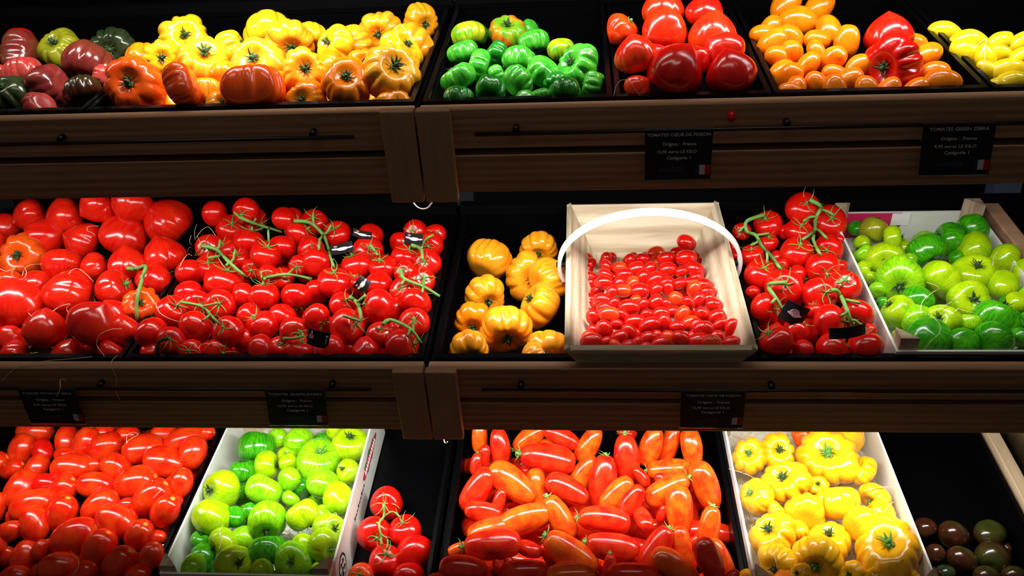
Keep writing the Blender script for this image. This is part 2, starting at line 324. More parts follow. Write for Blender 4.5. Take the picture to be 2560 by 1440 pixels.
for dx, dz in ((-.008, .012), (.006, .010), (-.004, -.002), (.008, -.008), (-.007, -.013)): disc('stamp_pattern', .06+dx, .055+dz, .006, .005, PBL, par, put(.0012), .2, 12)
MB().box(.3254, .326, .012, .048, .050, .054).build('strap_print', PBL, par); MB().box(.3254, .326, .012, .048, .043, .0445).build('strap_print', PBL, par)
pm = sM['b']
m = MB(); m.add([(.0, .4385, .089), (.142, .4385, .089), (.142, .4385, .060), (.115, .4385, .030), (.0, .4385, .030)], [(0, 1, 2, 3, 4)]); m.build('crimson_print', PCR, pm)
m = MB(); m.add([(.105, .4380, .028), (.135, .4380, .062), (.146, .4380, .062), (.118, .4380, .028)], [(0, 1, 2, 3)]); m.build('black_print', PBL, pm)
m = MB(); m.box(.122, .158, .4372, .4378, .060, .088).build('white_sticker', WH, pm)
text('crate_lettering', '.com', .008, WH, pm, (.128, .4370, .048), rot=(math.pi/2, -.8, 0), width=.017)
# ---------------------------------------------------------------- basket
def basket():
    k = 'M'; t = empty('trug_basket', P(k, .242, .235, -.055)); tag(t, 'pale wooden trug basket with white arched handle full of cherry tomatoes', 'basket')
    U, Wd, top, bot = .155, .235, .095, 0.0; iu, iw = .108, .195; th = .010         # half sizes at the rim and at the floor
    MB().box(-iu, iu, -iw, iw, 0, .006).build('base', WP, t)
    def slab(a, b, c, d, name, mat):                                               # quad a,b (top) c,d (bottom) with inward thickness
        a, b, c, d = map(Vector, (a, b, c, d)); n = (b-a).cross(d-a).normalized(); cen = (a+b+c+d)/4
        if n.dot(cen) > 0: n = -n
        q = [a, b, c, d]; MB().add(q+[x+n*th for x in q], [(0, 1, 2, 3), (4, 7, 6, 5), (0, 4, 5, 1), (1, 5, 6, 2), (2, 6, 7, 3), (3, 7, 4, 0)]).build(name, mat, t, bevel=.001)
    # sides slant in towards the floor
    slab((-U, -Wd, top), (-U, Wd, top), (-iu, iw, bot), (-iu, -iw, bot), 'side_board', WP)
    slab((U, -Wd, top), (U, Wd, top), (iu, iw, bot), (iu, -iw, bot), 'side_board', WP)
    slab((-U, Wd, top), (U, Wd, top), (iu, iw, bot), (-iu, iw, bot), 'end_board', WPX)
    slab((-U, -Wd, top), (U, -Wd, top), (iu, -iw, bot), (-iu, -iw, bot), 'end_board', WPX)
    hw = .028; pts = []
    for i in range(37):
        a = math.pi*(-.10+1.20*i/36); pts.append((-math.cos(a)*(U+.012), math.sin(a)*.112+.085))
    m = MB(); wv = .010; tk = .0035; vs = []; n = len(pts)
    for i, (x, z) in enumerate(pts):
        a = math.pi*(-.10+1.20*i/36); nx, nz_ = -math.cos(a), math.sin(a)
        for s_, q in ((-wv, -tk), (wv, -tk), (wv, tk), (-wv, tk)): vs.append((x+nx*q, hw+s_, z+nz_*q))
    fs = [(i*4+j, i*4+(j+1) % 4, i*4+4+(j+1) % 4, i*4+4+j) for i in range(n-1) for j in range(4)]+[(0, 1, 2, 3), (4*n-4, 4*n-1, 4*n-2, 4*n-3)]
    m.add(vs, fs).build('handle', WH, t, bevel=.0015, smooth=False)
    for s_ in (-1, 1): MB().tube([(s_*(U+.0175), hw, .085), (s_*(U-.004), hw, .085)], .005, 10).build('rivet', MT, t)
    return t
basket()
#@@TOMATO@@
# ---------------------------------------------------------------- tomato meshes (stem end at +Z, half width 1)
def rot_noise(rng, n):
    return [(rng.uniform(-1, 1), rng.uniform(-1, 1), rng.uniform(-1, 1), rng.uniform(0, 6.28)) for _ in range(n)]
def tomato_mesh(kind, seed, mats):
    rng = random.Random(kind+str(seed)); NP, NT = (88, 44) if kind in ('beef', 'zebra', 'heart') else ((26, 16) if kind == 'cherry' else (40, 26))
    nl = {'beef': rng.randint(8, 13), 'zebra': rng.randint(5, 8), 'heart': rng.randint(7, 10), 'round': 5}.get(kind, 5)
    cuts = sorted((i+rng.uniform(-.36, .36))*2*math.pi/nl for i in range(nl)); depth = [rng.uniform(.35, 1.0) for _ in cuts]
    amp = {'beef': rng.uniform(.17, .26), 'zebra': rng.uniform(.05, .10), 'heart': rng.uniform(.05, .10), 'round': .022, 'plum': .012, 'marzano': .02, 'cherry': .008, 'pear': .01}[kind]
    sq = {'beef': rng.uniform(.62, .72), 'zebra': rng.uniform(.76, .84), 'heart': 1.0, 'round': rng.uniform(.82, .88), 'plum': rng.uniform(1.28, 1.42), 'marzano': rng.uniform(1.82, 1.98), 'cherry': rng.uniform(1.2, 1.4), 'pear': rng.uniform(1.45, 1.6)}[kind]
    dim = {'beef': .26, 'zebra': .20, 'heart': .14, 'round': .15, 'plum': .05, 'marzano': .07, 'cherry': .03, 'pear': .03}[kind]
    el, ea = (rng.uniform(.05, .14) if kind in ('beef', 'zebra') else rng.uniform(0, .05)), rng.uniform(0, 6.28)
    lf = [(rng.uniform(.01, .045 if kind in ('beef', 'heart') else .02), rng.randint(1, 3), rng.uniform(0, 6.28), rng.uniform(-2, 2)) for _ in range(4)]
    bend = rng.uniform(-.16, .16) if kind == 'marzano' else 0; vs = []; uv = []
    for i in range(NT+1):
        t = math.pi*i/NT
        for j in range(NP):
            p = 2*math.pi*j/NP; val = 0
            for c, d in zip(cuts, depth):
                x = abs((p-c+math.pi) % (2*math.pi)-math.pi); val += d*math.exp(-(x/(.15 if kind in ('beef', 'heart') else .32))**1.35)
            wt = (math.sin(t)**.6 if t > .01 and t < 3.13 else 0)*(1.0 if t < 1.4 else max(.22, 1-(t-1.4)*.62))
            k = 1-amp*val*wt+el*math.cos(2*(p-ea))*.5*math.sin(t)
            for a, q, ph, zt in lf: k += a*math.sin(q*p+ph+zt*t)*math.sin(t)
            st, ct = math.sin(t), math.cos(t)
            if kind in ('beef', 'zebra'): rho, z = st**.82 if st > 1e-6 else 0, sq*(abs(ct)**.92)*(1 if ct > 0 else -1)
            elif kind == 'heart':
                lo = max(0, (t-math.pi/2)/(math.pi/2)); rho = (st**.9 if st > 1e-6 else 0)*(1-.20*lo**1.2); z = .74*ct if ct > 0 else .98*ct-.16*lo**6
            elif kind == 'plum': rho, z = (st**.84 if st > 1e-6 else 0), sq*ct
            elif kind == 'marzano':
                rho = st**.66 if st > 1e-6 else 0; rho *= 1-.10*ct; z = sq*ct
            elif kind == 'pear': rho, z = st*(1-.30*max(0, ct)**1.3), sq*ct
            else: rho, z = (st**.92 if st > 1e-6 else 0), sq*ct
            z -= dim*math.exp(-(t/.36)**2)*(1+.25*val*amp*4)
            if kind in ('beef', 'zebra', 'round'): z += .09*math.exp(-((math.pi-t)/.4)**2)
            if kind in ('plum', 'marzano', 'pear'): z -= .03*math.exp(-((math.pi-t)/.12)**2)
            x, y = rho*k*math.cos(p), rho*k*math.sin(p); x += bend*(1-(z/sq)**2)
            vs.append((x, y, z)); uv.append((math.cos(p)*1.6, math.sin(p)*1.6, t*.32))
    fs = [(i*NP+j, (i+1)*NP+j, (i+1)*NP+(j+1) % NP, i*NP+(j+1) % NP) for i in range(NT) for j in range(NP)]
    me = bpy.data.meshes.new(kind+'_tomato'); me.from_pydata(vs, [], fs)
    at = me.attributes.new('puv', 'FLOAT_VECTOR', 'POINT'); at.data.foreach_set('vector', [c for q in uv for c in q])
    import bmesh
    bm = bmesh.new(); bm.from_mesh(me); bmesh.ops.remove_doubles(bm, verts=bm.verts, dist=1e-6); bmesh.ops.recalc_face_normals(bm, faces=bm.faces); bm.to_mesh(me); bm.free()
    for mt in mats: me.materials.append(mt)
    me.polygons.foreach_set('use_smooth', [True]*len(me.polygons)); me.update()
    return me, (.74 if kind == 'heart' else sq)-dim
SEPAL = {'beef': (.30, .05, 9), 'zebra': (.36, .05, 7), 'round': (.80, .045, 6), 'heart': (.34, .05, 6), 'plum': (.5, .07, 5), 'marzano': (.62, .09, 5), 'cherry': (.5, .08, 5), 'pear': (.3, .05, 5)}
def calyx_mesh(kind, seed, top, mat, dry):
    rng = random.Random('c'+kind+str(seed)); ln, wd_, n = SEPAL[kind]; m = MB(); z0 = top+.02
    for i in range(n):
        a = 2*math.pi*(i+rng.uniform(-.25, .25))/n; L1 = ln*rng.uniform(.75, 1.3); up = rng.uniform(.05, .55) if not dry else rng.uniform(.15, .8); cu = rng.uniform(-.7, .7); pts = []
        for s in range(8):
            q = s/7; aa = a+cu*q*q; r = L1*q*(1-.25*q*up)
            zz = z0+.02+up*L1*(q**1.6)+(.05 if kind in ('beef', 'zebra') else 0)*math.sin(q*3)
            pts.append((r*math.cos(aa), r*math.sin(aa), zz))
        m.tube(pts, wd_, 5, taper=lambda q: (1-q)**.7*(.5+1.2*q*(1-q)*2)+.10, flat=.45)
    h = rng.uniform(.10, .22)*(1.4 if kind == 'marzano' else 1)
    m.tube([(0, 0, z0-.06), (0, 0, z0+.04), (rng.uniform(-.05, .05), rng.uniform(-.05, .05), z0+.06+h)], wd_*1.5, 7, taper=lambda q: 1.5-.7*q)
    if kind in ('beef', 'zebra'):
        for i in range(4):
            a = rng.uniform(0, 6.28); m.tube([(.03*math.cos(a), .03*math.sin(a), z0), (.12*math.cos(a), .12*math.sin(a), z0+.06), (.20*math.cos(a+.5), .20*math.sin(a+.5), z0+.03)], wd_*1.3, 5, taper=lambda q: 1.1-.8*q)
    o = m.build('calyx', mat, smooth=True); me = o.data; bpy.data.objects.remove(o); return me
PROTO = {}
NV = {'beef': 14, 'zebra': 12, 'heart': 8, 'round': 6, 'plum': 6, 'marzano': 8, 'cherry': 5, 'pear': 4}
def proto(kind, col, v):
    if (kind, v) not in PROTO: PROTO[kind, v] = tomato_mesh(kind, v, [])
    base, top = PROTO[kind, v]
    if (kind, v, col) not in PROTO:
        me = base.copy(); me.materials.clear(); me.materials.append(SK[col]); PROTO[kind, v, col] = me
    return PROTO[kind, v, col], top
def calyx(kind, v, top, mat, dry=False):
    key = ('c', kind, v, mat.name)
    if key not in PROTO: PROTO[key] = calyx_mesh(kind, v, top, mat, dry)
    return PROTO[key]
NAME = {'beef': 'beefsteak_tomato', 'zebra': 'striped_tomato', 'heart': 'heart_shaped_tomato', 'round': 'vine_tomato', 'plum': 'plum_tomato', 'marzano': 'long_tomato', 'cherry': 'cherry_tomato', 'pear': 'pear_tomato'}
FORM = {'beef': 'ribbed', 'zebra': 'striped', 'heart': 'heart-shaped', 'round': 'round', 'plum': 'plum', 'marzano': 'long', 'cherry': 'cherry', 'pear': 'pear-shaped'}
CN = {'r': 'red', 'S': 'red', 'R': 'orange-red', 'h': 'red', 'O': 'deep orange', 'o': 'orange', 'a': 'amber', 'y': 'yellow', 'l': 'lemon-yellow', 'g': 'green', 'G': 'dark green', 'v': 'yellow-green', 'V': 'green-and-orange', 'z': 'lime green', 'Z': 'dark green', 'q': 'yellow-green', 'k': 'brown', 'p': 'purple-brown', 'P': 'pinkish', 'K': 'blackish green', 'e': 'olive', 'm': 'red', 'M': 'orange'}
ORD = ['first', 'second', 'third', 'fourth', 'fifth', 'sixth', 'seventh', 'eighth', 'ninth', 'tenth', 'eleventh', 'twelfth', 'thirteenth', 'fourteenth', 'fifteenth', 'sixteenth', 'seventeenth', 'eighteenth', 'nineteenth', 'twentieth', 'twenty-first', 'twenty-second', 'twenty-third', 'twenty-fourth']
ASP = {'plum': 1.36, 'marzano': 1.88, 'cherry': 1.3, 'pear': 1.5}
# image directions in world axes, used only to turn a seen stem direction into an orientation
RX, RY, RZ = (Vector(M3 @ v) for v in ((1, 0, 0), (0, -1, 0), (0, 0, -1)))
class T: pass
def parse(txt, ox, oy, s, kind, col):
    out = []
    for e in txt.replace('\n', ';').split(';'):
        e = e.strip()
        if not e: continue
        t = T(); t.kind = kind; t.col = col; t.stem = None; t.ang = None; t.z = 0; t.sq = 1; t.cal = None; t.t = None
        for tok in e.split()[1:]:
            if tok[0] == '@': t.stem = tuple(float(x) for x in tok[1:].split(','))
            elif tok[0] == 'c': t.col = tok[1]
            elif tok[0] == 'K': t.kind = {'b': 'beef', 'h': 'heart', 'r': 'round', 'p': 'plum', 'z': 'zebra', 'e': 'pear', 'm': 'marzano'}[tok[1]]
            elif tok[0] == 'a': t.ang = float(tok[1:])
            elif tok[0] == 't': t.t = float(tok[1:])
            elif tok[0] == 'z': t.z = float(tok[1:])
            elif tok[0] == 's': t.cal = int(tok[1:])
        x, y, r = (float(v) for v in e.split()[0].split(','))
        t.px, t.py, t.r = ox+x/s, oy+y/s, r/s
        if t.stem: t.stem = (ox+t.stem[0]/s, oy+t.stem[1]/s)
        out.append(t)
    return out
PILES = {}
def pile(name, k, phrase, txts, u0, u1, hb=0.0, sl=0.0, fl=FLN, wf=.034, wmax=.44, fill=0, cap=.17, dens=.86):
    """solve every tomato's place: along its line of sight onto the heap's surface, then push touching neighbours apart"""
    ts = []
    for a in txts: ts += parse(*a)
    rs = [ray(t.px, t.py) for t in ts]; o = O[k]
    for t, r in zip(ts, rs):
        t.l = t.r*.97 if t.kind == 'cherry' else t.r/ASP.get(t.kind, 1)*{'zebra': 1.07, 'plum': 1.06, 'heart': .96}.get(t.kind, 1)                            # half width in px
        t.e = t.l*(1.18 if t.kind in ASP else .90) if t.kind != 'marzano' else t.l*1.3
        t.ray = r; den = r @ cN-sl*(r @ cW); t.s = (o @ cN+hb-sl*(o @ cW))/den; t.wm = wf+.88*t.e*t.s/F
        t.key = t.py+t.z*30
        for lim in (wmax, t.wm):
            w = (r*t.s-o) @ cW
            if (lim == wmax and w > lim) or (lim != wmax and w < lim): t.s = (o @ cW+lim)/(r @ cW)
        t.s -= .012*t.z
    n = len(ts)
    for it in range(90):
        mv = 0; pos = [t.ray*t.s for t in ts]; rad = [t.e*t.s/F for t in ts]
        for i in range(n):
            for j in range(i+1, n):
                d = pos[i]-pos[j]; R_ = (rad[i]+rad[j])*dens; q = d @ d
                if q < R_*R_:
                    p2 = ((ts[i].px-ts[j].px)**2+(ts[i].py-ts[j].py)**2)*(ts[i].s/F)**2
                    need = math.sqrt(max(R_*R_-p2, 0)); a, b = (i, j) if ts[i].key > ts[j].key else (j, i)
                    cur = ts[b].s-ts[a].s; push = min(max(need-cur, 0), .006)*.5
                    ts[a].s -= push; ts[b].s += push; mv += push
        for t in ts:
            p = t.ray*t.s-o; r = t.e*t.s/F
            lo = fl+r*.9; nn = p @ cN
            if nn < lo: t.s = min(t.s, (o @ cN+lo)/(t.ray @ cN)) 
            p = t.ray*t.s-o
            if p @ cN > cap: t.s = (o @ cN+cap)/(t.ray @ cN)
            if (t.ray*t.s-o) @ cW > wmax+.01: t.s = (o @ cW+wmax+.01)/(t.ray @ cW)
            t.wm = wf+.88*t.e*t.s/F
            if (t.ray*t.s-o) @ cW < t.wm: t.s = (o @ cW+t.wm)/(t.ray @ cW)
        if mv < 1e-5: break
    for t in ts:
        p = t.ray*t.s-o; r = t.e*t.s/F; u = p @ cX                                # keep clear of the side walls, by a centimetre at most
        if p @ cN < .6*r:
            du = max(u0+.004+r*.93-u, 0)-max(u-(u1-.004-r*.93), 0); du = max(-.014, min(.014, du)); t.px += du/t.s*F; t.ray = ray(t.px, t.py)
        t.pos = Vector(CAM+M3 @ (t.ray*t.s)); t.rad = t.l*t.s/F
    PILES[name] = ts
    # name the place of each: rows counted from the front, then from the left
    md = sorted(t.r for t in ts)[n//2]*(1.5 if ts[0].kind == 'marzano' else 2)*.95; q = sorted((t for t in ts if -15 < t.px < 2575 and t.py-t.r*.6 < 1440), key=lambda t: -t.py); rows = []
    for t in ts: t.where = f'outside the row ends of {phrase}'
    for t in q:
        if rows and rows[-1][0].py-t.py < md: rows[-1].append(t)
        else: rows.append([t])
    for ri, row in enumerate(rows):
        row.sort(key=lambda t: t.px)
        for ci, t in enumerate(row):
            side = f'{ORD[ci]} from left' if 0 < ci < len(row)-1 or len(row) == 1 else ('leftmost' if ci == 0 else 'rightmost')
            if len(row) == 1: side = 'alone'
            t.where = f'{side} in {"front" if ri == 0 else ORD[ri]} row of {phrase}'
    m = sorted(t.r for t in ts); big, small = m[int(n*.86)], m[int(n*.14)]
    vis = []
    for i, t in enumerate(ts):
        kd = t.kind; rng = R
        if kd == 'cherry' and i % 6 == 4: t.col = 'R'
        v = i % NV[kd] if kd not in ('beef',) else rng.randrange(NV[kd])
        me, top = proto(kd, t.col, v)
        asp = ASP.get(kd, 1); tocamv = Vector(-(M3 @ t.ray)).normalized()
        if t.stem:
            dx, dy = (t.stem[0]-t.px)/t.l, -(t.stem[1]-t.py)/t.l; d = math.hypot(dx, dy); lim = .75 if kd in ('beef', 'zebra') else .85
            d2 = min(d/lim, 1.0); f = d2/d if d > 1e-4 else 0; ax = RX*dx*f+RY*dy*f+tocamv*math.sqrt(max(0, 1-d2*d2)); show = True
        else:
            if t.ang is None: ang = rng.uniform(0, 360); tl = {'heart': rng.uniform(-60, -15), 'round': rng.uniform(-60, 25), 'cherry': rng.uniform(-20, 20), 'beef': rng.uniform(-50, 10), 'zebra': rng.uniform(-60, -5), 'plum': rng.uniform(-15, 15), 'marzano': 0, 'pear': 0}[kd]
            else: ang, tl = t.ang, (rng.uniform(-32, 12) if kd == 'plum' else 8)
            if kd == 'heart' and t.ang is None: ang = rng.uniform(50, 130)
            if kd == 'heart' and t.ang is not None: ang += 180; tl = -15                # angle given for the tip
            if t.t is not None: tl = t.t
            a, b = math.radians(ang), math.radians(tl); ax = RX*math.cos(a)*math.cos(b)+RY*math.sin(a)*math.cos(b)+tocamv*math.sin(b); show = tl > -5 and kd in ('round', 'beef', 'zebra')
        if t.cal is not None: show = bool(t.cal)
        ax.normalize(); rot = Vector((0, 0, 1)).rotation_difference(ax) @ Quaternion((0, 0, 1), rng.uniform(0, 6.28))
        t.ax = ax; t.rot = rot; t.top = top; t.v = v
        name_ = NAME[kd]; ob = bpy.data.objects.new(name_, me); C.objects.link(ob); ob.location = t.pos; ob.rotation_mode = 'QUATERNION'; ob.rotation_quaternion = rot
        s = t.rad*(1.04 if kd == 'beef' else 1); ob.scale = (s, s, s); t.ob = ob
        if kd == 'beef' and not t.stem: ob.scale = (s, s, s*1.1)
        if show and kd != 'cherry':
            cm = MV if (kd == 'round' or kd == 'marzano') else MD if (kd in ('beef', 'zebra') and (i % 3 or k != 'B')) or t.col in 'kpK' else MG
            c = bpy.data.objects.new('calyx', calyx(kd, v % 4, top, cm, kd in ('zebra', 'beef'))); C.objects.link(c); c.parent = ob
        sz = 'large ' if t.r > big and t.r > 1.15*md/2 else ('small ' if t.r < small else '')
        lab = f'{sz}{CN[t.col]} {FORM[kd]} tomato, {t.where}'
        if len(lab.split()) > 16: lab = f'{CN[t.col]} {FORM[kd]} tomato, {t.where}'
        tag(ob, lab, 'tomato', phrase)
    # tomatoes of the layer below, glimpsed in the gaps
    if fill:
        k0 = txts[0][4]; c0 = txts[0][5]; rm = sorted(t.rad for t in ts)[n//2]; u_, w_ = u0+rm*1.1, wf+rm; cnt = 0; und = []
        while w_ < wmax and cnt < fill:
            u_ = u0+rm*1.1+(rm*.9 if int(w_*1000) % 2 else 0)
            while u_ < u1-rm*1.1 and cnt < fill:
                p = P(k, u_+R.uniform(-.005, .005), w_, fl+rm*1.0); ok = all((p-t.pos).length > (rm+t.rad)*.74 for t in ts) and all((p-q_).length > rm*1.8 for q_ in und)
                c = tocam(p); X_ = 1280+F*c[0]/c[2]; Y_ = 720+F*c[1]/c[2]
                if ok:                                                          # leave out what lies wholly behind the upper layer
                    rp = rm*F/c[2]; ok = any((surf([name], X_+a*rp, Y_+b*rp) or 9) > c[2]-rm for a in (-.85, -.4, 0, .4, .85) for b in (-.85, -.4, 0, .4, .85) if a*a+b*b < .9)
                if ok and -20 < X_ < 2580 and Y_ < 1470:
                    t = T(); v = R.randrange(NV[k0]); me, top = proto(k0, c0, v); ob = bpy.data.objects.new(NAME[k0], me); C.objects.link(ob); ob.location = p
                    ob.rotation_euler = (R.uniform(0, 6), R.uniform(0, 6), R.uniform(0, 6)); ob.scale = (rm*.92,)*3; cnt += 1; und.append(p)
                    tag(ob, f'{CN[c0]} {FORM[k0]} tomato mostly buried in the bottom layer of {phrase}', 'tomato', 'buried bottom layer of '+phrase)
                u_ += rm*2.0
            w_ += rm*1.9
    return ts
def surf(names, px, py):                                         # distance factor of the heap's front surface seen through a point
    r = ray(px, py); best = None
    for nm in names:
        for t in PILES[nm]:
            c = t.ray*t.s; R_ = t.rad*1.03*(1.0 if t.kind not in ASP else 1.15); a = r @ r; b = r @ c; cc = c @ c-R_*R_; D = b*b-a*cc
            if D > 0:
                s = (b-math.sqrt(D))/a
                if best is None or s < best: best = s
    return best
def drape(names, pts, lift=.004, dflt=None):
    out = []; ss = [surf(names, *p) for p in pts]; good = [s for s in ss if s]; av = dflt or (sum(good)/len(good) if good else 1.5)
    for i, s in enumerate(ss):
        if s is None:
            nb = [x for x in ss[max(0, i-2):i+3] if x]; ss[i] = min(nb) if nb else av
    sm = [min(ss[max(0, i-1):i+2]) for i in range(len(ss))]
    return [Vector(CAM+M3 @ (ray(*p)*(s-lift))) for p, s in zip(pts, sm)]
def truss(pn, polys, label, r=.0030, tagc=None, reach=1.25, dark=False, own=True, tops=None):
    """a cluster: green stalk with side stems, the tomatoes it carries, and their calyxes; one thing"""
    ts = PILES[pn]; ends = []; t = None
    allp = [drape([pn], smooth_pts([np.array(p) for p in pl], 4), .006) for pl in polys]
    root = empty('tomato_cluster' if own else 'vine_stalk', allp[0][0], (0, 0, 0)); tag(root, label, 'tomato cluster' if own else 'stalk', 'clusters of vine tomatoes' if own else None)
    bpy.context.view_layer.update()
    m = MB(); mt = MD if dark else MV
    for i, q in enumerate(allp[1:]):                              # side stems grow out of the main stalk
        for e in (0, -1):
            d = [min((p_[0]-polys[i+1][e][0])**2+(p_[1]-polys[i+1][e][1])**2 for p_ in [smooth_pts([np.array(p) for p in polys[0]], 4)[j]]) for j in range(len(allp[0]))]
            if min(d) < 120: q[e] = allp[0][d.index(min(d))].copy()
    for i, q in enumerate(allp): m.tube([p-root.location for p in q], r*.86*(1 if i == 0 else .72), 8, taper=lambda x, i=i: (1.15-.3*x) if i == 0 else 1.0)
    m.build('stalk', mt, root, smooth=True)
    if own:
        for pl, q in zip(polys, allp):
            for e, ep in ((pl[0], q[0]), (pl[-1], q[-1])):
                c = [x for x in ts if x.kind == 'round' and not getattr(x, 'used', 0) and math.hypot(x.px-e[0], x.py-e[1]) < x.r*reach]
                if not c: continue
                x = min(c, key=lambda x: math.hypot(x.px-e[0], x.py-e[1])/x.r); x.used = 1
                ax = (ep-x.pos).normalized(); rot = Vector((0, 0, 1)).rotation_difference(ax)
                o = x.ob; 
                for kk in ('label', 'category', 'group'):
                    if kk in o: del o[kk]
                o.rotation_quaternion = rot @ Quaternion((0, 0, 1), R.uniform(0, 6.28)); o.parent = root; o.location = x.pos-root.location; o.name = 'tomato'
                if not o.children:
                    c_ = bpy.data.objects.new('calyx', calyx('round', x.v % 4, x.top, mt)); C.objects.link(c_); c_.parent = o
    if tagc: paper(root, pn, *tagc)
    return root
def paper(root, pn, cx, cy, w, h, rot_, style):
    """folded black paper sleeve with the grower's white and pink emblem"""
    s = min((surf([pn], cx+i*w*.45, cy+j*h*.45) or 9) for i in (-1, 0, 1) for j in (-1, 0, 1)); s = (1.55 if s > 8 else s)-.004; a = math.radians(rot_); c = Vector(CAM+M3 @ (ray(cx, cy)*s)); ex = RX*math.cos(a)+RY*math.sin(a); ey = -RX*math.sin(a)+RY*math.cos(a)
    nrm = Vector(P('M', 0, 0, 1)-P('M', 0, 0, 0)); ez = ex.cross(ey); ey = (ey+ez*.35).normalized(); ez = ex.cross(ey).normalized(); W_, H_ = w*s/F/2, h*s/F/2
    f = lambda x, y, e=0: tuple(c+ex*(x*W_)+ey*(y*H_)+ez*(-.25*W_*(x*x)+e)-root.location)
    m = MB(); n = 9
    g = [f(-1+2*i/(n-1), y, e) for e in (0, -.0009) for y in (-1, 1) for i in range(n)]; fs = []
    for i in range(n-1): fs += [(i, i+1, n+i+1, n+i), (2*n+i, 3*n+i, 3*n+i+1, 2*n+i+1), (i, 2*n+i, 2*n+i+1, i+1), (n+i, n+i+1, 3*n+i+1, 3*n+i)]
    fs += [(0, n, 3*n, 2*n), (n-1, 3*n-1, 4*n-1, 2*n-1)]
    sl_ = m.add(g, fs).build('paper_sleeve', CARD, root, smooth=False)
    def blob(name, x0, y0, rx, ry, mt, e, half=False):
        mm = MB(); k = 20; vs = [f(x0+rx*math.cos(2*math.pi*i/k), y0+ry*(max(0, math.sin(2*math.pi*i/k)) if half else math.sin(2*math.pi*i/k)), e) for i in range(k)]; mm.add(vs, [tuple(range(k))]).build(name, mt, sl_)
    if style == 'logo':
        blob('emblem', -.05, .1, .42, .42, WH, .0012, True); blob('emblem', -.05, .1, .34, .33, PK, .0018, True); blob('emblem', 0, .02, .62, .16, WH, .0022); blob('emblem', .05, -.15, .28, .12, WH, .0016)
        mm = MB()
        for i in range(7): mm.tube([f(-.45+i*.14, -.03, .0028), f(-.42+i*.14, .07, .0028), f(-.38+i*.14, -.02, .0028)], .0003, 4)
        mm.build('lettering', PK, sl_)
    elif style == 'white':
        blob('emblem', .1, .0, .5, .33, WH, .0012); blob('emblem', -.55, .12, .3, .18, WH, .0010); blob('emblem', .75, -.05, .25, .14, WH, .0010); blob('emblem', -.45, .62, .18, .16, PK, .0012)
    elif style == 'side':
        blob('emblem', -.62, .25, .20, .30, PK, .0012); blob('emblem', -.62, .1, .24, .20, WH, .0010); blob('emblem', -.60, .7, .07, .22, WH, .0010); blob('emblem', .78, .55, .10, .10, WH, .0012)
        mm = MB()
        for i in range(5): mm.tube([f(.72, .3-i*.15, .0014), f(.80, .3-i*.15, .0014)], .0004, 4)
        mm.build('lettering', WH, sl_)
# ---------------------------------------------------------------- the heaps: x,y,half-size in the photograph's pixels, then options
FULL = (0, 0, 1.0)
pile('top_dark', 'T', 'brown pile top left', [("""45,112,42 cr;55,137,60 cp @-20,137;152,124,56 ce @131,104;281,120,52 cK @272,124;224,160,64 cp a60 t-20;62,182,47 cP a100 t0;4,184,24 cP;122,217,58 cp a200 t-10
20,238,55 cK @0,215;220,230,48 ck a100 t-20;100,270,42 cP;255,188,24 cP z-1;-60,160,50 ck;-75,230,55 cp""", *FULL, 'beef', 'p')], -1.0, -.69, hb=.0)
pile('top_yellow', 'T', 'top-shelf big yellow pile', [("""345,154,52 co a80 t-30 z-1;405,142,44 cy @404,146;452,96,60 cy @463,83;510,158,72 ca @510,124;578,118,46 cy z-1;643,160,68 ca @630,142;332,214,76 cO @318,203;456,215,58 cO @412,235
514,230,42 ca z-1;550,228,26 co z-1;548,262,34 ca @558,248;672,80,60 cy a100 t-20;728,106,60 ca @730,130;778,88,38 cy z-1;838,115,52 cy @812,102;888,112,50 ca a20 t-30 z-1;950,78,52 ca @945,92
1060,55,46 ca @1070,66;1050,108,52 ca z-1 a60 t-30;1003,128,54 cy @1027,102;998,182,76 ca @992,157;868,210,66 co @866,186;762,178,56 ca @764,170;638,222,78 cO a95 t0 s0;765,256,52 co @752,248;905,160,40 co @912,152 z-1
988,268,48 ca @1000,250;1038,205,32 co z-1;700,215,40 co z-2;560,190,40 co z-2;820,160,40 co z-1""", *FULL, 'beef', 'a')], -.67, -.16, hb=.012, fill=10)
pile('top_green', 'T', 'top-shelf ribbed green pile', [("""1195,82,36 cG @1208,60 z-1;1160,87,42 cv @1175,118;1270,80,47 cV @1268,56;1324,72,24 cg z-1;1335,105,40 cg @1345,140;1403,124,34 cv a270 t-30;1158,130,40 cg @1148,102;1240,137,35 cG @1210,118;1298,150,40 cg a80 t-20
1198,162,40 cg @1163,152;1145,196,46 cg @1126,168;1358,180,46 cg a230 t-30;1444,166,56 cg @1420,148;1242,188,28 cg z-1;1295,203,42 cg a40 t-20;1228,225,40 cG a80 t-30;1480,214,36 cg @1442,206;1412,230,42 cG a80 t-30
1350,240,26 cg;1312,246,24 cg;1146,248,40 cG a90 t-10;1506,200,18 cg z-1;1270,165,30 cG z-2;1390,205,30 cG z-1""", *FULL, 'beef', 'g')], -.13, .145, hb=.0, fill=8)
pile('top_red', 'T', 'top-shelf red pointed pile', [("""1557,72,43 cR @1578,48;1655,30,54 cR a85;1662,80,62 cR a200 t-40;1762,38,50 ch a70;1780,95,64 cR a80;1592,144,56 cR a100;1812,135,58 ch a140;1683,186,78 cr a60;1827,190,64 cr a100;1588,224,38 cR a40;1740,150,40 cr z-2;1640,140,36 cr z-2""", *FULL, 'heart', 'R')], .165, .375, hb=.03, sl=.05)
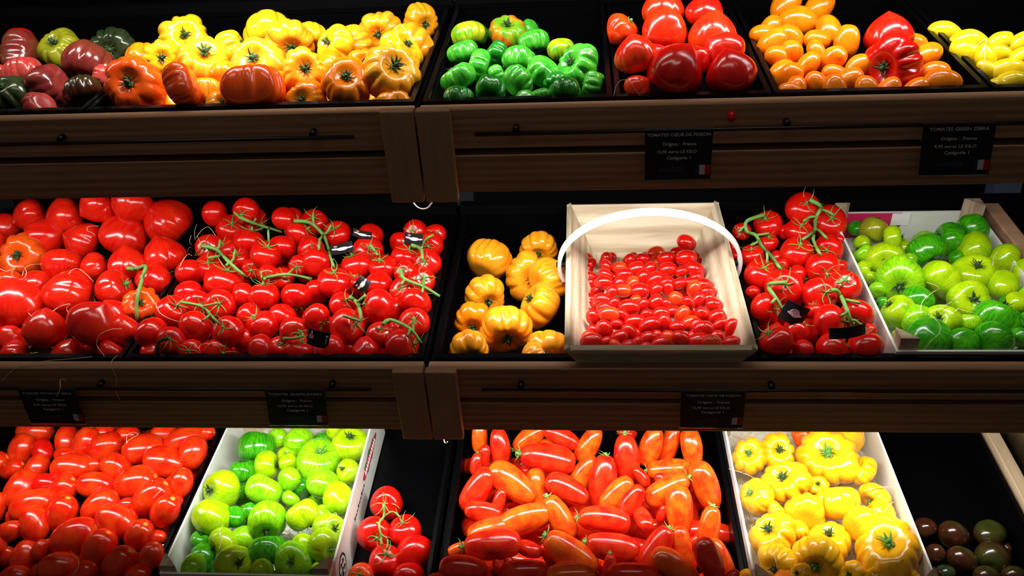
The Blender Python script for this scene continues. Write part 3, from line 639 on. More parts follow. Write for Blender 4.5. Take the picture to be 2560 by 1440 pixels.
pile('top_orange', 'T', 'top-shelf orange pile', [("""1966,12,44 a60;2048,18,42 a50;1994,55,50 a-8;2071,75,38 a110;2116,105,40 a80;1885,86,32;1925,70,32 z-1;1910,107,40 a40;1974,97,40 a-40;2043,100,33;1977,138,38 a90 t50;1922,141,33;2080,150,40 a40 t50
2040,128,28 z-1;2022,162,34 z-1;1932,180,36 a40;1972,199,42 a60 t40;2042,210,34;2087,222,36;2124,200,36 a30;2145,168,36 a40 z-1;2167,226,36;2320,138,38 a35;2285,110,34 z-1;2335,185,40 a10;2357,208,44 a-10;2292,224,36
1990,225,34;2220,225,34;1950,230,30;2085,185,30 z-2""", *FULL, 'plum', 'o'), ("""2222,95,60 a90 ch;2230,166,74 cr Kb @2194,172 z1""", *FULL, 'heart', 'h')], .40, .685, hb=.008, fill=12)
pile('top_pear', 'T', 'yellow pear pile top right', [("""2342,80,42 a-10;2412,106,48 a0;2396,137,48 a-40;2456,145,38 a100;2498,104,36 a30;2550,106,34 a50;2505,136,34;2552,142,34 a40;2524,180,52 a0;2532,210,50 a10;2446,175,32 z-1;2475,215,32;2590,180,40;2470,165,30 z-2;2430,190,26 z-2""", *FULL, 'pear', 'l')], .71, .95, hb=.0, fill=6)
pile('hearts', 'M', 'red pointed tomato pile', [("""12,567,40;82,538,46 a200;170,541,52 a200;248,512,48 a210;332,507,54 a240;424,560,66 a140;93,596,54 a20;212,605,50 a160;307,592,62 a60;40,640,56 cO Kb @40,637;157,661,54 a270;242,668,40 z-1 a200
320,668,52 a100;427,645,54 a110;402,702,46 a80 z-1;290,724,52 @325,705;90,715,42 z-1 a60;6,702,34 cR;45,768,70 a100;182,742,70 a170;284,790,42 a120;370,762,46 Kb cO @350,752;113,828,57 a90;230,813,64 a60
327,828,42 a100 z-1;32,850,40 z-1;42,890,42 a190;172,892,46 a80;278,880,38;-40,620,50;-50,700,54;-60,800,60;360,580,30 z-2;240,870,30 z-2""", *FULL, 'heart', 'h')], -1.0, -.69, hb=.012, fill=12)
pile('vine', 'M', 'middle vine tomato heap', [("""536,533,33;615,527,34;577,572,38 @585,530;622,604,40;640,550,30 z-1;710,546,31;748,583,36;706,620,36;665,637,39 z1 t-40 a270;507,620,36 @503,614;565,622,28 z-1;473,682,35;521,672,37 @520,645
560,705,49 @565,664;600,648,28 z-1;632,672,28 z-1;670,690,28 z-2;471,733,35;494,758,34;550,764,41 @545,757;612,740,34;660,740,40 @675,692;740,740,40;705,698,30 z-1;623,788,32;656,816,44;706,792,36 z-1
417,778,42 @412,790;358,834,43;490,818,44 @505,803;570,830,41 @550,811;428,852,36 @420,845;375,880,27 z-1;478,880,33 @470,876;545,880,35 @560,884;612,850,32 z-1;652,873,38;736,829,38 @745,825;748,874,37
785,556,35 @783,532;842,585,35 @828,562;730,548,30 z-1;778,625,35;793,657,38 z1;751,665,30 z-1;835,706,42 @835,668 z1;892,664,42 @878,635;920,628,40 @925,612;928,590,33 z-1;958,670,37 @945,637;948,710,34
790,730,33 z-1;855,762,34 z-1;945,766,45 @915,737;987,778,33 z-1;1008,728,36 @1003,712;1014,682,31 @1001,672;1015,642,38;1000,607,28 z-1;1038,578,30 @1028,572;1095,588,29 z-1;1090,612,34 @1083,587;1086,658,37
1072,704,36 @1062,688;1058,758,42 @1055,733;1055,808,40 @1035,792;1006,865,46 @1018,840;868,816,46 @857,789;790,793,36;825,871,37;915,876,37;950,838,36 @955,812;812,814,27 z-1;990,826,25 z-1;700,870,32 z-1;590,770,28 z-2;530,715,26 z-2;880,710,30 z-2""", *FULL, 'round', 'r')], -.67, -.16, hb=.012, fill=30, dens=.84)
pile('mid_yellow', 'M', 'middle-shelf yellow pile', [("""1222,648,57 ca a60 t-30 s0;1348,622,48 ca @1345,645;1322,694,62 ca @1331,697;1390,696,54 ca a20 t-30;1211,742,54 ca @1225,762;1354,762,60 ca @1314,738;1179,812,55 co @1182,828;1265,822,67 ca @1270,858;1165,878,56 ca @1180,905;1390,868,50 ca a90 t-40;1346,900,44 ca""", *FULL, 'beef', 'a')], -.12, .08, hb=-.03, fl=FLN)
pile('cherry', 'M', 'trug basket cherries', [("""445,545,48 a90;440,610,50 a120;440,680,54 a150;425,745,60 a0;550,620,52 a10;630,560,52;740,550,52;685,630,62 a20;590,675,58 a10;800,630,54 a60;850,505,66 a15;1100,415,68 a-30;935,545,62 a10;1030,495,52 a0;1100,545,74 a0;945,640,68 a15
875,580,38 z-1;1060,650,48;1170,635,64 a-30;1110,610,54 z-1;745,700,60 a70;840,720,66 a45;655,750,56 a60;548,745,50;940,745,58 a10;1045,750,52;1180,700,52;1110,750,46 z-1;580,810,56 a0;490,815,50;715,815,72 a5;850,800,56 a50;950,790,52;480,780,46 z-1
1160,790,62 a70;1240,765,64 a-10;1275,820,58 a0;415,885,62 a-10;505,920,48 a70;580,880,46 z-1;680,885,44;425,950,54;630,945,72 a0;740,930,52;850,915,70 a55;940,915,44;1020,885,64 a120;1120,905,48;1190,890,56 a60;1270,885,60 a50;1345,925,60 a-10
340,1030,62 a120;465,1005,72 a0;575,1010,48;690,1000,46 z-1;780,1005,50;890,1000,64 a10;990,985,58 a0;1065,1005,62 a60;1140,980,42 z-1;1235,1000,60;1350,1020,62 a30;600,1060,54 z-1;680,1065,68 a0;450,1070,54 z-1;530,1085,48;430,1130,74 a110
800,1095,76 a20;915,1080,66 a90;1025,1105,56;1130,1075,68 a20;1180,1095,54;1375,1090,56 a30;1475,1120,68 a80;1240,1125,74 a0;340,1130,46 z-1;300,1180,50;550,1185,60;635,1155,64 a120;700,1170,48 z-1;790,1195,58 a10;855,1180,46
960,1200,62 a-40;1060,1200,64;1350,1180,54 a0;1150,1180,48 z-1;325,1225,80 a5;440,1230,48;520,1258,48;630,1258,54 a10;700,1235,48;770,1268,46;885,1240,60 a20;1210,1228,80 a0;1310,1232,70 a-15;1470,1235,64 a10;620,860,44 z-2;780,860,40 z-2;870,860,40 z-2;1040,820,40 z-2""", 1380, 480, 3.272, 'cherry', 'r')],
     .11, .37, hb=.020, sl=-.10, fl=-.046, wf=.02, wmax=.39, fill=110, dens=.80)
pile('right_vine', 'M', 'right-hand vine tomato heap', [("""645,192,134 @715,120;905,300,142 @890,240;375,320,117 @340,240;170,372,72;615,372,110 @640,300;510,376,62 z-1;600,542,136 z1;882,512,115 @840,425;375,462,82 @385,385;250,562,96 @240,480;110,502,52;320,712,132 @370,620;800,668,135 @790,560 z1
985,642,62 z-1;500,812,152 @510,770;600,722,90 z-1;780,870,140 @865,830;1030,802,135 @1000,725;330,976,130 @400,935;860,1082,146 @945,1030;1090,1030,132 @1095,930;415,1232,140;1140,1272,142 @1120,1120;880,1302,140;650,1302,88;600,1150,110 z-1
440,580,62 z-1;60,442,52;990,432,42 z-1;220,852,60 z-1;1180,1150,60 z-1;60,560,50 z-1;740,990,70 z-1;480,640,60 z-1""", 1800, 460, 3.13, 'round', 'r')], .41, .615, hb=.012, fill=12, dens=.84)
pile('mid_zebra', 'M', 'middle crate of green tomatoes', [("""325,360,112 ce @380,262;188,345,60 cZ z-1;475,420,88 cq @540,415;1152,368,132 cZ @1255,300;912,432,126 cZ @745,380;735,528,142 cZ @790,605;1150,512,136 cq @1225,580;1400,592,120 cq @1500,680;560,500,90 cq z-1;422,592,142 cq @425,615
532,762,186 cz @525,810;850,742,146 cq @940,655;1112,712,166 cq @1140,640;1398,792,120 cq;1068,920,155 cq @1110,900;182,542,72 cz @150,460;232,462,60 cq z-1;272,560,60 cq @240,580 z-1;190,672,62 cq;282,732,52 cq z-1;312,830,62 cz z-1
478,1002,138 cq @400,900;670,912,116 cZ;762,832,80 cq z-1;862,1072,132 cq @830,1040;1060,1092,96 cz;1292,1062,172 cZ a60;662,1062,122 cz;762,1202,162 cZ;1022,1242,116 cZ;1262,1232,150 cZ;1492,932,96 cq;1472,1202,82 cZ;1495,1070,50 cz
972,572,56 cZ z-1;340,930,50 cZ @350,940 z-1;600,602,62 cz z-1;1372,932,60 cZ z-1;255,642,52 cq z-1;465,1185,42 cq z-1;1600,700,120 cq;1620,900,120 cz;1640,1100,120 cZ""", 2080, 460, 3.131, 'zebra', 'z')], .64, .90, hb=-.005, fl=-.072, wf=.042, fill=40)
pile('plum', 'B', 'lower left plum tomato heap', [("""275,70,160 a0;150,240,155 a70;400,250,118 a100 cr;570,150,136 a80;760,190,158 a75;1010,210,170 a20;980,80,106 a0;1200,110,116 a10;1360,240,190 a15;1560,90,120 a0;1750,160,190 a25;1890,270,164 a70;1990,80,106 a0;1560,360,192 a-15
290,420,134 a60;60,430,116 a30;130,620,182 a60;380,570,136 a0 cr;640,420,192 a0;880,400,120 a20 z-1;560,290,106 a0 z-1;1110,430,168 a-50;910,580,160 a-5;1290,560,212 a20;590,640,164 a50;250,780,200 a20;1780,560,146 a80;1620,600,116 a60 z-1;1430,700,200 a45
590,850,182 a70;290,950,170 a100;90,1010,120 a20;950,780,182 a40;1100,920,192 a-30;1570,820,168 a60 t30;1320,1050,165 a60 t30;710,1070,222 a25;180,1270,175 a70;940,1180,195 a60;570,1360,192 a10;1130,1320,180 a50 t20;1500,1260,146 a70;0,1260,100 a80;380,1190,96 a60 z-1;480,1180,100 a90 z-1
1380,1425,120 a0;1240,900,90 z-1;60,890,90 z-1;1500,1080,96 z-1;1200,770,92 z-1;1740,740,66 z-1;340,1400,80 z-1;-150,400,160 a30;-160,800,170 a80;-150,1100,160;780,1420,150 a40;140,1460,150;1640,1360,90 z-1""", 0, 1060, 3.789, 'plum', 'S')], -1.0, -.69, hb=.012, fill=26, dens=.82, wf=-.02)
pile('low_zebra', 'B', 'white crate of lime tomatoes', [("""990,220,178 cZ a80 t-20;865,445,130 cZ @860,330;1085,395,132 cq @1195,385;1285,320,105 cq @1275,280 z-1;1190,135,98 cz;1392,165,150 cz;1640,145,100 cZ @1640,60 z-1;1750,62,105 cq;1880,192,166 cq @1875,105;1572,345,205 cz @1600,240;1290,372,90 cq z-1;1302,525,112 cz
1620,565,150 cz;1425,605,94 cZ z-1;1880,445,112 cq @1800,420;1820,700,142 cq;655,622,178 cq @560,630;830,640,80 cZ z-1;1062,632,176 cz a60 t-20;545,885,186 cq @490,1020;782,880,102 cZ z-1;920,830,84 cZ z-1;1092,912,182 cz @1080,1010;1432,862,155 cq @1500,970;1625,862,102 cz z-1
1315,712,84 cz z-1;1705,1000,150 cq @1745,985;1662,1152,152 cq @1700,1190;672,1132,142 cq @590,1170;852,1082,122 cz z-1;1097,1202,182 cZ a90 t-20;450,1095,90 cZ @470,1030 z-1;485,1282,152 cZ @345,1260;395,1372,130 cz @250,1380;782,1322,172 cq @835,1310
1042,1392,112 cq;1342,1302,176 cz @1315,1300;1420,1150,112 cq @1350,1130 z-1;1565,1372,60 cz z-1;640,1480,120 cZ;1200,1500,120 cz;1450,1480,90 cZ""", 380, 1060, 3.79, 'zebra', 'z')], -.65, -.335, hb=.005, fl=-.072, wf=-.006, fill=40)
pile('low_vine', 'B', 'small vine cluster bin', [("""478,750,158 @450,755;335,1042,168 @375,935;655,1012,162 @615,890;812,1222,190 a100 t-30 s0;465,1302,166 @480,1195;240,1440,126 cR @215,1420;690,1450,155 a90 t-30 s0""", 840, 1060, 3.79, 'round', 'r')], -.32, -.16, hb=-.035, fl=FLN, wf=-.02, dens=.9)
pile('marzano', 'B', 'long tomato heap', [("""450,120,150 a90 cM;640,210,180 a85 cm @620,40;920,130,180 a15 cM @780,240;1230,120,180 a-30 cm;1480,190,190 a60 cM;430,620,236 a60;1095,330,268 a-8 @840,280;760,560,262 a-38 cM;1000,620,190 a-83 cM z-1;1280,620,222 a-28;490,832,180 a-8 cm;890,902,262 a-34 cM @1080,840
1210,880,228 a-62 cM @1100,700;575,1010,240 a15 cM z-1;570,1140,276 a8 @300,1160;200,1190,120 cM z-1;930,1190,150 a-20 t50;1310,1222,290 a-34 cM @1090,1070;300,1372,232 a-4;880,1402,232 a3;1320,1440,240 a3 cM;640,720,110 z-1;420,380,110 z-1 @430,290;1120,200,110 a-10 cM z-1;500,300,100 z-1
620,1350,86 z-1;740,1330,86 z-1;1110,1250,120 a-60 z-1;30,1500,200 a10""", 1080, 1060, 3.79, 'marzano', 'm'),
 ("""330,540,250 a78 @355,290;555,320,232 a97 @540,110;780,210,196 a70 cM;960,190,180 a70 cM z-1;1170,230,190 a-82 cM;150,470,200 a60 z-1 cM;950,428,200 a6 cM @760,440;940,622,232 a22 cM @1140,500;460,660,200 a48 z-1 cM;1300,590,245 a-74 cM @1370,790;600,735,180 a60 z-1;720,900,160 a-60 t60 cm;340,912,252 a-10 @90,880;1055,820,245 a-86 cM
1340,980,200 a-60 cM @1370,810;420,1160,256 a-8 @180,1120;830,1190,245 a65 @950,990;1080,1160,190 a-80 cM;400,1350,120 a90 t50 @400,1260;620,1430,240 a0;1010,1365,256 a-34 cO;1340,1290,225 a-68 z1 cm;1440,1310,225 a-64 cM z-1;690,500,110 z-1;880,560,100 z-1;890,850,90 z-1;1235,1080,90 z-1;560,90,90 @480,75 z-1
620,1260,100 z-1;1540,1480,120""", 1420, 1060, 3.789, 'marzano', 'm')], -.125, .43, hb=.010, fill=70, dens=.84, wf=-.02)
pile('low_yellow', 'B', 'straw crate of yellow tomatoes', [("""300,300,172 @345,262;615,262,176 @650,235;860,130,122 cO;1105,312,282 @1090,235;1235,150,200 z-1;1425,445,142 @1350,370;352,682,172 @320,630;700,545,222 @655,475;990,585,106 @1010,560 z-1;1185,742,214 a100 t-10 s0;605,822,112 @690,745 z-1;885,832,186 a90 t-60
1545,692,150 @1480,765 z-1;1600,842,132 z-1;505,1052,222 @500,950;800,1010,106 z-1;1112,1112,206 @1115,985 z-1;1425,962,190 a30 t-30 s0;1682,1212,325 @1660,1060 z1;1745,955,115 z-1;560,1332,202 @570,1390;990,1272,240 @980,1375;1315,1440,140 @1280,1430;835,1430,112 @780,1400;1885,1450,92
700,1480,120 co z-1;300,1500,140;1560,1500,150""", 1780, 1060, 3.79, 'beef', 'y')], .46, .74, hb=.0, fl=-.066, wf=-.006)
pile('kumato', 'B', 'dark tomato bin', [("""500,985,108 ck;770,1055,142 ck a60 t-40;1120,1042,145 ck a80 t40 s0;600,1232,98 ck;850,1292,142 ck a60 t-40;1150,1272,162 ck a250 t50 s0;1080,1450,120 ck t-30 a90;1350,1450,122 ck t-30 a90;700,1410,90 cK s0;560,1420,80 ck s0;1290,1180,60 ck z-1 s0""", 2180, 1060, 3.789, 'round', 'k')], .76, .95, hb=-.05, wf=-.02)
# ---------------------------------------------------------------- vine clusters
tr = truss
tr('vine', [[(503, 614), (541, 624), (575, 658), (612, 690)], [(550, 600), (547, 624)], [(520, 645), (547, 640), (558, 640)], [(588, 624), (582, 655)], [(565, 664), (572, 656)]], 'three red tomatoes on a thick green forked stalk, upper left of the middle vine heap', .0042)
tr('vine', [[(597, 542), (634, 558), (672, 570), (705, 580)], [(585, 530), (597, 542)], [(670, 572), (672, 604)], [(634, 558), (636, 552), (640, 545)]], 'red tomatoes on a green stalk at the back left of the middle vine heap', .0036)
tr('vine', [[(735, 552), (775, 557), (808, 587), (822, 626)], [(828, 562), (815, 588)], [(783, 532), (783, 556)], [(797, 625), (800, 590)], [(835, 668), (822, 630)]], 'red tomatoes on a branching stalk beside the white-printed sleeve, middle vine heap', .0042, (853, 622, 58, 26, 12, 'white'))
tr('vine', [[(450, 755), (506, 766), (525, 786), (550, 811)], [(506, 766), (545, 757)], [(525, 786), (505, 803)]], 'red tomatoes on a thin stalk lying across the left front of the middle vine heap', .0030)
tr('vine', [[(656, 699), (675, 692), (719, 686), (780, 697)], [(719, 686), (735, 670)], [(656, 702), (652, 677)]], 'single red tomato under a level green stalk, centre of the middle vine heap', .0032)
tr('vine', [[(873, 742), (891, 755), (900, 778), (903, 803)], [(857, 789), (880, 796), (900, 803)], [(891, 757), (915, 737)]], 'red tomatoes on a Y-shaped green stalk with a small purple sleeve, right of centre', .0040, (905, 712, 36, 34, 55, 'white'))
tr('vine', [[(1001, 672), (1010, 697), (1059, 717), (1099, 741)], [(1062, 688), (1059, 715)], [(1003, 712), (1012, 698)], [(1055, 733), (1058, 717)]], 'red tomatoes along a stalk at the right side of the middle vine heap', .0038)
tr('vine', [[(955, 812), (977, 800), (1025, 822), (1053, 858)], [(1035, 792), (1032, 825)], [(1018, 842), (1025, 824)]], 'red tomatoes on a stalk in the right front corner of the middle vine heap', .0038)
tr('vine', [[(1028, 612), (1050, 621), (1055, 632), (1056, 650)], [(1083, 587), (1062, 600), (1053, 622)], [(1028, 572), (1040, 600), (1050, 621)]], 'red tomatoes with a black and white sleeve at the back right of the middle heap', .0038, (1033, 597, 46, 28, -6, 'white'))
tr('vine', [[(709, 846), (735, 846), (760, 839)], [(745, 825), (752, 830), (760, 839)]], 'red tomato with black printed sleeve lying at the front of the middle vine heap', .0030, (794, 848, 56, 44, -14, 'side'))
tr('vine', [[(925, 612), (935, 625), (945, 638)]], 'red tomatoes joined by a short curled stalk beside the upper black sleeve', .0036, (904, 586, 48, 20, -12, 'white'))
tr('vine', [[(420, 845), (397, 855), (390, 890), (372, 925)]], 'dark red tomato with a drooping dark stalk over the shelf edge', .0034, dark=True)
tr('right_vine', [[(2024, 499), (2052, 517), (2040, 543), (2036, 580), (2034, 604), (2052, 638)], [(2084, 537), (2068, 528), (2052, 524)], [(2008, 553), (2024, 543), (2042, 541)], [(2005, 600), (2036, 578)], [(2068, 597), (2043, 570)]], 'top cluster of the right-hand vine heap on a long pale green branching stalk', .0042)
tr('right_vine', [[(1909, 537), (1867, 553), (1867, 578), (1889, 588), (1905, 616), (1928, 640), (1953, 674)], [(1845, 580), (1867, 560)], [(1923, 583), (1892, 588)], [(1877, 613), (1896, 604)], [(1918, 658), (1918, 630)]], 'cluster beside the basket handle in the right-hand vine heap, on a winding stalk', .0040)
tr('right_vine', [[(1966, 706), (1920, 712), (1937, 741), (1957, 775)], [(1928, 759), (1940, 745)]], 'cluster with black sleeve and pink emblem in the right-hand vine heap', .0040, (1986, 786, 62, 54, -24, 'logo'))
tr('right_vine', [[(2078, 725), (2094, 728), (2110, 757), (2126, 800), (2130, 818)], [(2119, 692), (2100, 706), (2088, 706)], [(2150, 757), (2128, 752), (2111, 748)], [(2158, 816), (2130, 796)], [(2102, 790), (2115, 782)]], 'cluster at the right front of the right-hand vine heap with a dark folded sleeve', .0040, (2123, 832, 92, 30, 8, 'plain'))
tr('low_vine', [[(959, 1260), (960, 1290), (948, 1308), (952, 1340), (954, 1364)], [(960, 1290), (982, 1279), (1002, 1294)], [(939, 1306), (948, 1308)], [(952, 1336), (969, 1350), (967, 1374)]], 'four red tomatoes on one thin green stalk in the bottom black bin', .0028)
tr('hearts', [[(318, 671), (340, 672), (364, 666), (354, 700), (342, 755), (343, 800)]], 'bare pale green vine stalk lying on the red pointed tomatoes', .0042, own=False)
# ---------------------------------------------------------------- wood wool, single strands
def wool(k, u0, u1, w0, w1, n0, label, cnt, h=.016):
    m = MB(); rr = random.Random(label)
    for i in range(cnt):
        u, w, a = rr.uniform(u0, u1), rr.uniform(w0, w1), rr.uniform(0, 6.28); pts = []; ca = rr.uniform(-90, 90); n_ = n0+rr.uniform(0, h)
        for s in range(9):
            pts.append((u, w, n_)); a += math.radians(ca)*.25+rr.uniform(-.2, .2); u += math.cos(a)*.007; w += math.sin(a)*.007; n_ += rr.uniform(-.002, .002)
            u = min(max(u, u0), u1); w = min(max(w, w0), w1)
        m.tube(pts, .00055, 4)
    o = m.build('wood_wool', ST, smooth=True); o.location = P(k, 0, 0, 0); o.rotation_euler = (TILT, 0, 0); tag(o, label, 'wood wool', kind='stuff')
wool('B', .462, .736, .045, .46, -.076, 'pale wood wool bedding in the yellow tomato crate', 900, .03)
wool('B', -.645, -.34, .045, .46, -.076, 'pale wood wool bedding in the white crate of lime tomatoes', 700, .022)
wool('M', .636, .905, .045, .46, -.076, 'pale wood wool bedding in the middle shelf crate', 300, .02)
wool('M', -.98, -.70, .05, .46, -.084, 'shreds of wood wool under the red pointed tomatoes', 200, .03)
wool('B', -.98, -.70, .05, .46, -.084, 'shreds of wood wool under the red plum tomatoes', 150, .03)
def strand(names, pts, label, r=.0008, k=None):
    q = drape(names, smooth_pts([np.array(p) for p in pts], 5), .003, k)
    m = MB().tube([p-q[0] for p in q], r, 5, taper=lambda x: 1-.3*x, flat=.6); o = m.build('straw_strand', ST, smooth=True, loc=q[0]); tag(o, label, 'straw', 'loose straw strands')
S = strand
S(['hearts'], [(0, 672), (18, 678), (38, 668), (60, 668), (66, 685), (55, 698), (35, 694), (29, 680), (40, 668)], 'looped straw strand beside the orange ribbed tomato')
S(['hearts'], [(55, 690), (62, 672), (78, 662), (104, 660)], 'curved straw strand right of the orange ribbed tomato')
S(['hearts'], [(247, 565), (222, 566), (218, 576), (232, 583), (238, 589)], 'hooked straw strand on the upper red pointed tomatoes')
S(['hearts'], [(171, 686), (180, 675), (196, 672), (215, 685), (235, 705)], 'arched straw strand at the centre of the red pointed pile')
S(['hearts'], [(131, 779), (150, 766), (175, 760), (166, 770), (173, 785)], 'crooked straw strand on the lower red pointed tomatoes')
S(['hearts'], [(71, 782), (80, 791), (93, 793)], 'tiny straw strand above the front red pointed tomato')
S(['hearts'], [(305, 822), (275, 824), (248, 838), (242, 862), (255, 882), (262, 893)], 'long bowed straw strand at the front right of the red pointed pile')
S(['vine', 'hearts'], [(478, 588), (474, 605), (480, 612)], 'short straw strand left of the middle vine heap')
S(['vine', 'hearts'], [(488, 600), (486, 580), (492, 560)], 'upright straw strand behind the middle vine heap')
S(['vine', 'hearts'], [(490, 595), (505, 575), (522, 568), (540, 590)], 'arched straw strand behind the left of the middle vine heap')
S(['vine', 'hearts'], [(446, 673), (458, 650), (470, 635), (480, 640)], 'straw strand over the bin rim left of the vine heap')
S(['vine'], [(388, 757), (398, 780), (420, 795), (446, 804)], 'straw strand across the leftmost front vine tomato')
S(['vine'], [(528, 858), (508, 860), (498, 868), (502, 884)], 'curled straw strand between the front vine tomatoes')
S(['mid_zebra'], [(2316, 706), (2338, 713), (2346, 722), (2330, 732), (2308, 752), (2302, 775), (2320, 783)], 'looping straw strand at the centre of the middle crate')
S(['mid_zebra'], [(2388, 746), (2370, 760), (2345, 766)], 'short straw strand right of centre in the middle crate')
S(['mid_zebra'], [(2388, 780), (2396, 772), (2415, 778), (2442, 784)], 'wavy straw strand in front of the yellow-green tomatoes of the middle crate')
S(['mid_zebra'], [(2320, 785), (2345, 805), (2350, 830), (2325, 855), (2305, 882)], 'long straw strand over the front corner block of the middle crate')
S(['mid_zebra'], [(2494, 628), (2484, 645), (2482, 665)], 'pale straw strand at the right of the middle crate')
S(['plum'], [(316, 1108), (318, 1088), (332, 1081), (345, 1086), (322, 1100), (318, 1108)], 'knotted straw strand among the upper plum tomatoes')
S(['plum'], [(380, 1202), (398, 1205), (404, 1222), (395, 1232), (382, 1246)], 'bent straw strand on the plum tomatoes near the crate')
S(['plum'], [(178, 1378), (183, 1388), (196, 1400), (195, 1420), (180, 1440)], 'crooked straw strand on the front plum tomatoes')
S(['low_yellow'], [(1822, 1172), (1850, 1180), (1880, 1192), (1900, 1204)], 'straight straw strand at the left of the yellow tomato crate')
S(['low_yellow'], [(2150, 1228), (2180, 1221), (2215, 1217), (2235, 1218)], 'bowed straw strand at the right of the yellow tomato crate')
S(['low_yellow'], [(2210, 1280), (2222, 1264), (2234, 1254)], 'short straw strand against the right side of the yellow crate')
S(['low_yellow'], [(1935, 1385), (1940, 1405), (1944, 1425)], 'straw strand over the front yellow tomato stem')
S(['low_zebra'], [(800, 1312), (820, 1298), (838, 1282), (842, 1290)], 'straw strand at the right side of the lime tomato crate')
S(['low_zebra'], [(545, 1382), (553, 1350), (548, 1330), (558, 1312)], 'pale shred standing on the lime tomatoes')
S(['top_yellow'], [(1030, 105), (1020, 82), (998, 62), (990, 82), (1002, 108)], 'white looped strand on the rear right yellow tomatoes')
S(['top_pear'], [(2435, 122), (2452, 105), (2465, 98), (2462, 130), (2461, 165), (2448, 178)], 'straw strand over the yellow pear tomatoes')
S(['top_red'], [(1534, 242), (1540, 215), (1555, 200), (1575, 205), (1600, 240)], 'thin curved straw strand in the front left of the red pointed pile', .0005)
def hang(k, pts, label, w=-.003, r=.0008):
    q = [Vector(P(k, *hit(k, x, y, 0, w=ww)[:3])) for x, y, ww in pts]; q = [Vector(p) for p in smooth_pts(q, 5)]
    tag(MB().tube([p-q[0] for p in q], r, 5, flat=.6).build('straw_strand', ST, smooth=True, loc=q[0]), label, 'straw', 'loose straw strands')
hang('M', [(230, 892, .02), (170, 898, .012), (118, 902, .008), (50, 916, .003), (25, 932, -.003), (3, 955, -.004)], 'long straw strand hanging over the left front board')
hang('M', [(293, 888, .02), (280, 902, .01), (279, 915, -.002), (292, 950, -.004), (288, 975, -.004), (300, 1000, -.005)], 'straw strand hanging beside the leftmost price card')
hang('M', [(166, 956, -.006), (160, 948, -.006), (151, 950, -.006), (150, 972, -.022), (142, 992, -.022)], 'straw strand caught on the leftmost price card')
# wire loops under the junction of the shelves
def loop(k, pts, label, w, r=.0011):
    q = [Vector(P(k, *hit(k, x, y, 0, w=w)[:3])) for x, y in pts]; q = [Vector(p) for p in smooth_pts(q, 6)]
    tag(MB().tube([p-q[0] for p in q], r, 6).build('wire_loop', WH, smooth=True, loc=q[0]), label, 'wire')
loop('T', [(1030, 495), (1036, 510), (1050, 521), (1066, 521), (1077, 510), (1084, 496), (1082, 480)], 'thin white wire loop hanging under the top end blocks', .03)
loop('M', [(1112, 1085), (1110, 1100), (1114, 1108), (1119, 1104)], 'small white wire hook hanging under the middle end blocks', .03)
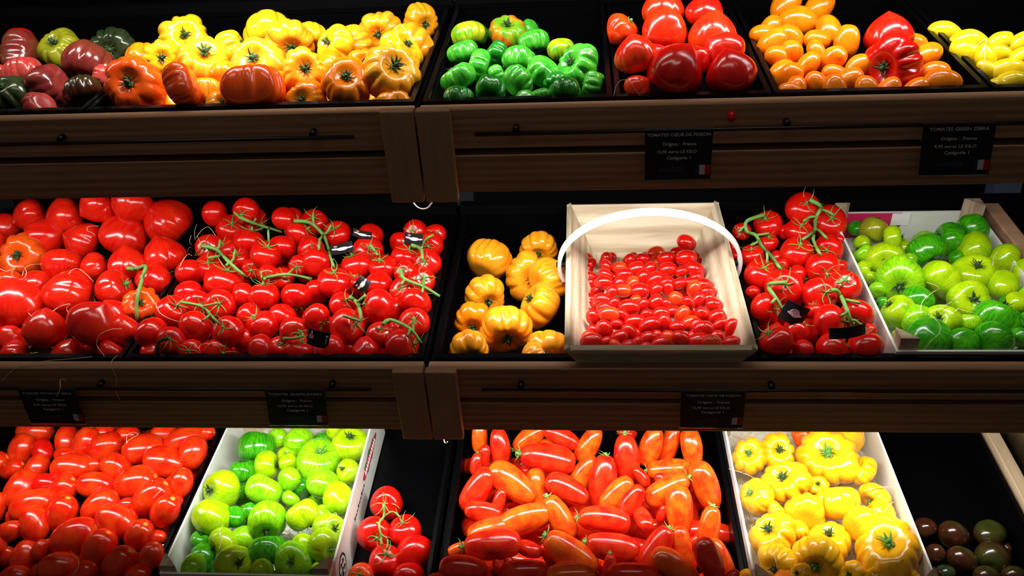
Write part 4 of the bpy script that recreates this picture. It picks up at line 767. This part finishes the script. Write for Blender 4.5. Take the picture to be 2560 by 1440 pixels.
# ---------------------------------------------------------------- price cards
def card(k, tl, tr_, bl, lines, label, dim=1.0):
    """clear acrylic holder with a black card hooked on the rail; it hangs by its own weight and swings a little"""
    a = hit(k, *tl, 0, w=-.020); b = hit(k, *tr_, 0, w=-.020); W_ = b[0]-a[0]; H_ = .088
    t = empty('price_card', P(k, (a[0]+b[0])/2, -.0185, -.029)); lean = math.atan2(0, 1)
    # find the swing that brings the lower corner where it is seen
    best = None
    for i in range(-30, 31):
        for j in range(-14, 15):
            th = math.radians(i); sw = math.radians(j); pt = np.array(P(k, a[0], -.0185, -.029))
            dn = -wN*math.cos(th)*math.cos(sw)-wW*math.sin(th)+wX*math.sin(sw); c = tocam(pt+dn*H_); e = math.hypot(1280+F*c[0]/c[2]-bl[0], 720+F*c[1]/c[2]-bl[1])
            if th >= math.radians(-2) and (best is None or e < best[0]): best = (e, th, sw)
    th, sw = best[1], best[2]
    t.rotation_euler = (TILT-th, 0, 0)
    dn = Vector((math.sin(sw), 0, -1)).normalized(); g = lambda x, y, e=0: (x*W_/2+dn[0]*y*H_, -e, -y*H_)
    def quad(name, x0, x1, y0, y1, e, th_, mt, parent=t):
        q = [g(x0, y0, e), g(x1, y0, e), g(x1, y1, e), g(x0, y1, e)]; q2 = [(v[0], v[1]+th_, v[2]) for v in q]
        return MB().add(q+q2, [(0, 1, 2, 3), (7, 6, 5, 4), (0, 4, 5, 1), (1, 5, 6, 2), (2, 6, 7, 3), (3, 7, 4, 0)]).build(name, mt, parent)
    quad('holder_back', -1, 1, -.02, 1.02, .0016, .0016, AC); quad('hook', -1, 1, -.06, .02, .0020, .014, AC)
    crd = quad('card', -.985, .985, .03, .985, .0028, .001, CARD); quad('holder_lip', -1, 1, .985, 1.02, .0042, .003, AC)
    sh = math.tan(sw)
    for (s, x, y, size, wd_, bold, mt) in lines:
        p = g(x, y, .0034); text('lettering', s, size*W_, mt, crd, p, width=wd_*W_, bold=.0002 if bold else 0, shear=-sh)
    quad('flag_blue', .50, .635, .70, .885, .0034, .0002, FB, crd); quad('flag_white', .635, .80, .70, .885, .0034, .0002, FW, crd); quad('flag_red', .80, .965, .70, .885, .0034, .0002, FR, crd)
    tag(t, label, 'price card'); return t
def lines(title, price, tw=.90, pw=.58, brand=True):
    L_ = [(title, .0, .115, .085, tw, 1, INK), ('Origine :  France', .02, .29, .075, .50, 1, INK), (price, -.05, .435, .075, pw, 1, INK), ('Catégorie 1', .02, .555, .075, .35, 1, INK)]
    return L_+[('LA GRANDE', -.10, .75, .045, .29, 0, INK2), ('ÉPICERIE PARIS', -.16, .80, .045, .38, 0, INK2)]
card('T', (1612, 308), (1786, 303), (1610, 433), lines('TOMATES CŒUR DE PIGEON', '12,95 euros LE KILO', .93), 'black price card reading 12,95 euros on the top shelf rail')
card('T', (2312, 290), (2498, 287), (2291, 416), lines('TOMATES GREEN ZEBRA', '9,95 euros LE KILO', .82), 'slanting black price card reading 9,95 euros at the top right')
card('M', (1703, 966), (1868, 966), (1697, 1062), lines('TOMATES CŒUR DE PIGEON', '12,95 euros LE KILO', .83), 'black price card reading 12,95 euros on the middle shelf rail')
card('M', (657, 961), (810, 961), (675, 1060), lines('TOMATES GRAPPE JOUNO', '19,95 euros LE KILO', .87), 'black price card reading 19,95 euros under the vine heap')
card('M', (38, 962), (182, 962), (80, 1044), lines('TOMATES TETONS DE VENUS', '9,95 euros LE KILO', .85), 'steeply slanting black price card under the red pointed tomatoes')
m_ = hit('T', 1829, 291, 0, w=-.006)
o = bpy.data.objects.new('cherry_tomato', proto('cherry', 'r', 1)[0]); C.objects.link(o); o.location = P('T', m_[0], -.0065, m_[2]); o.scale = (.0062,)*3; tag(o, 'squashed bit of red tomato stuck on the top front board', 'tomato')
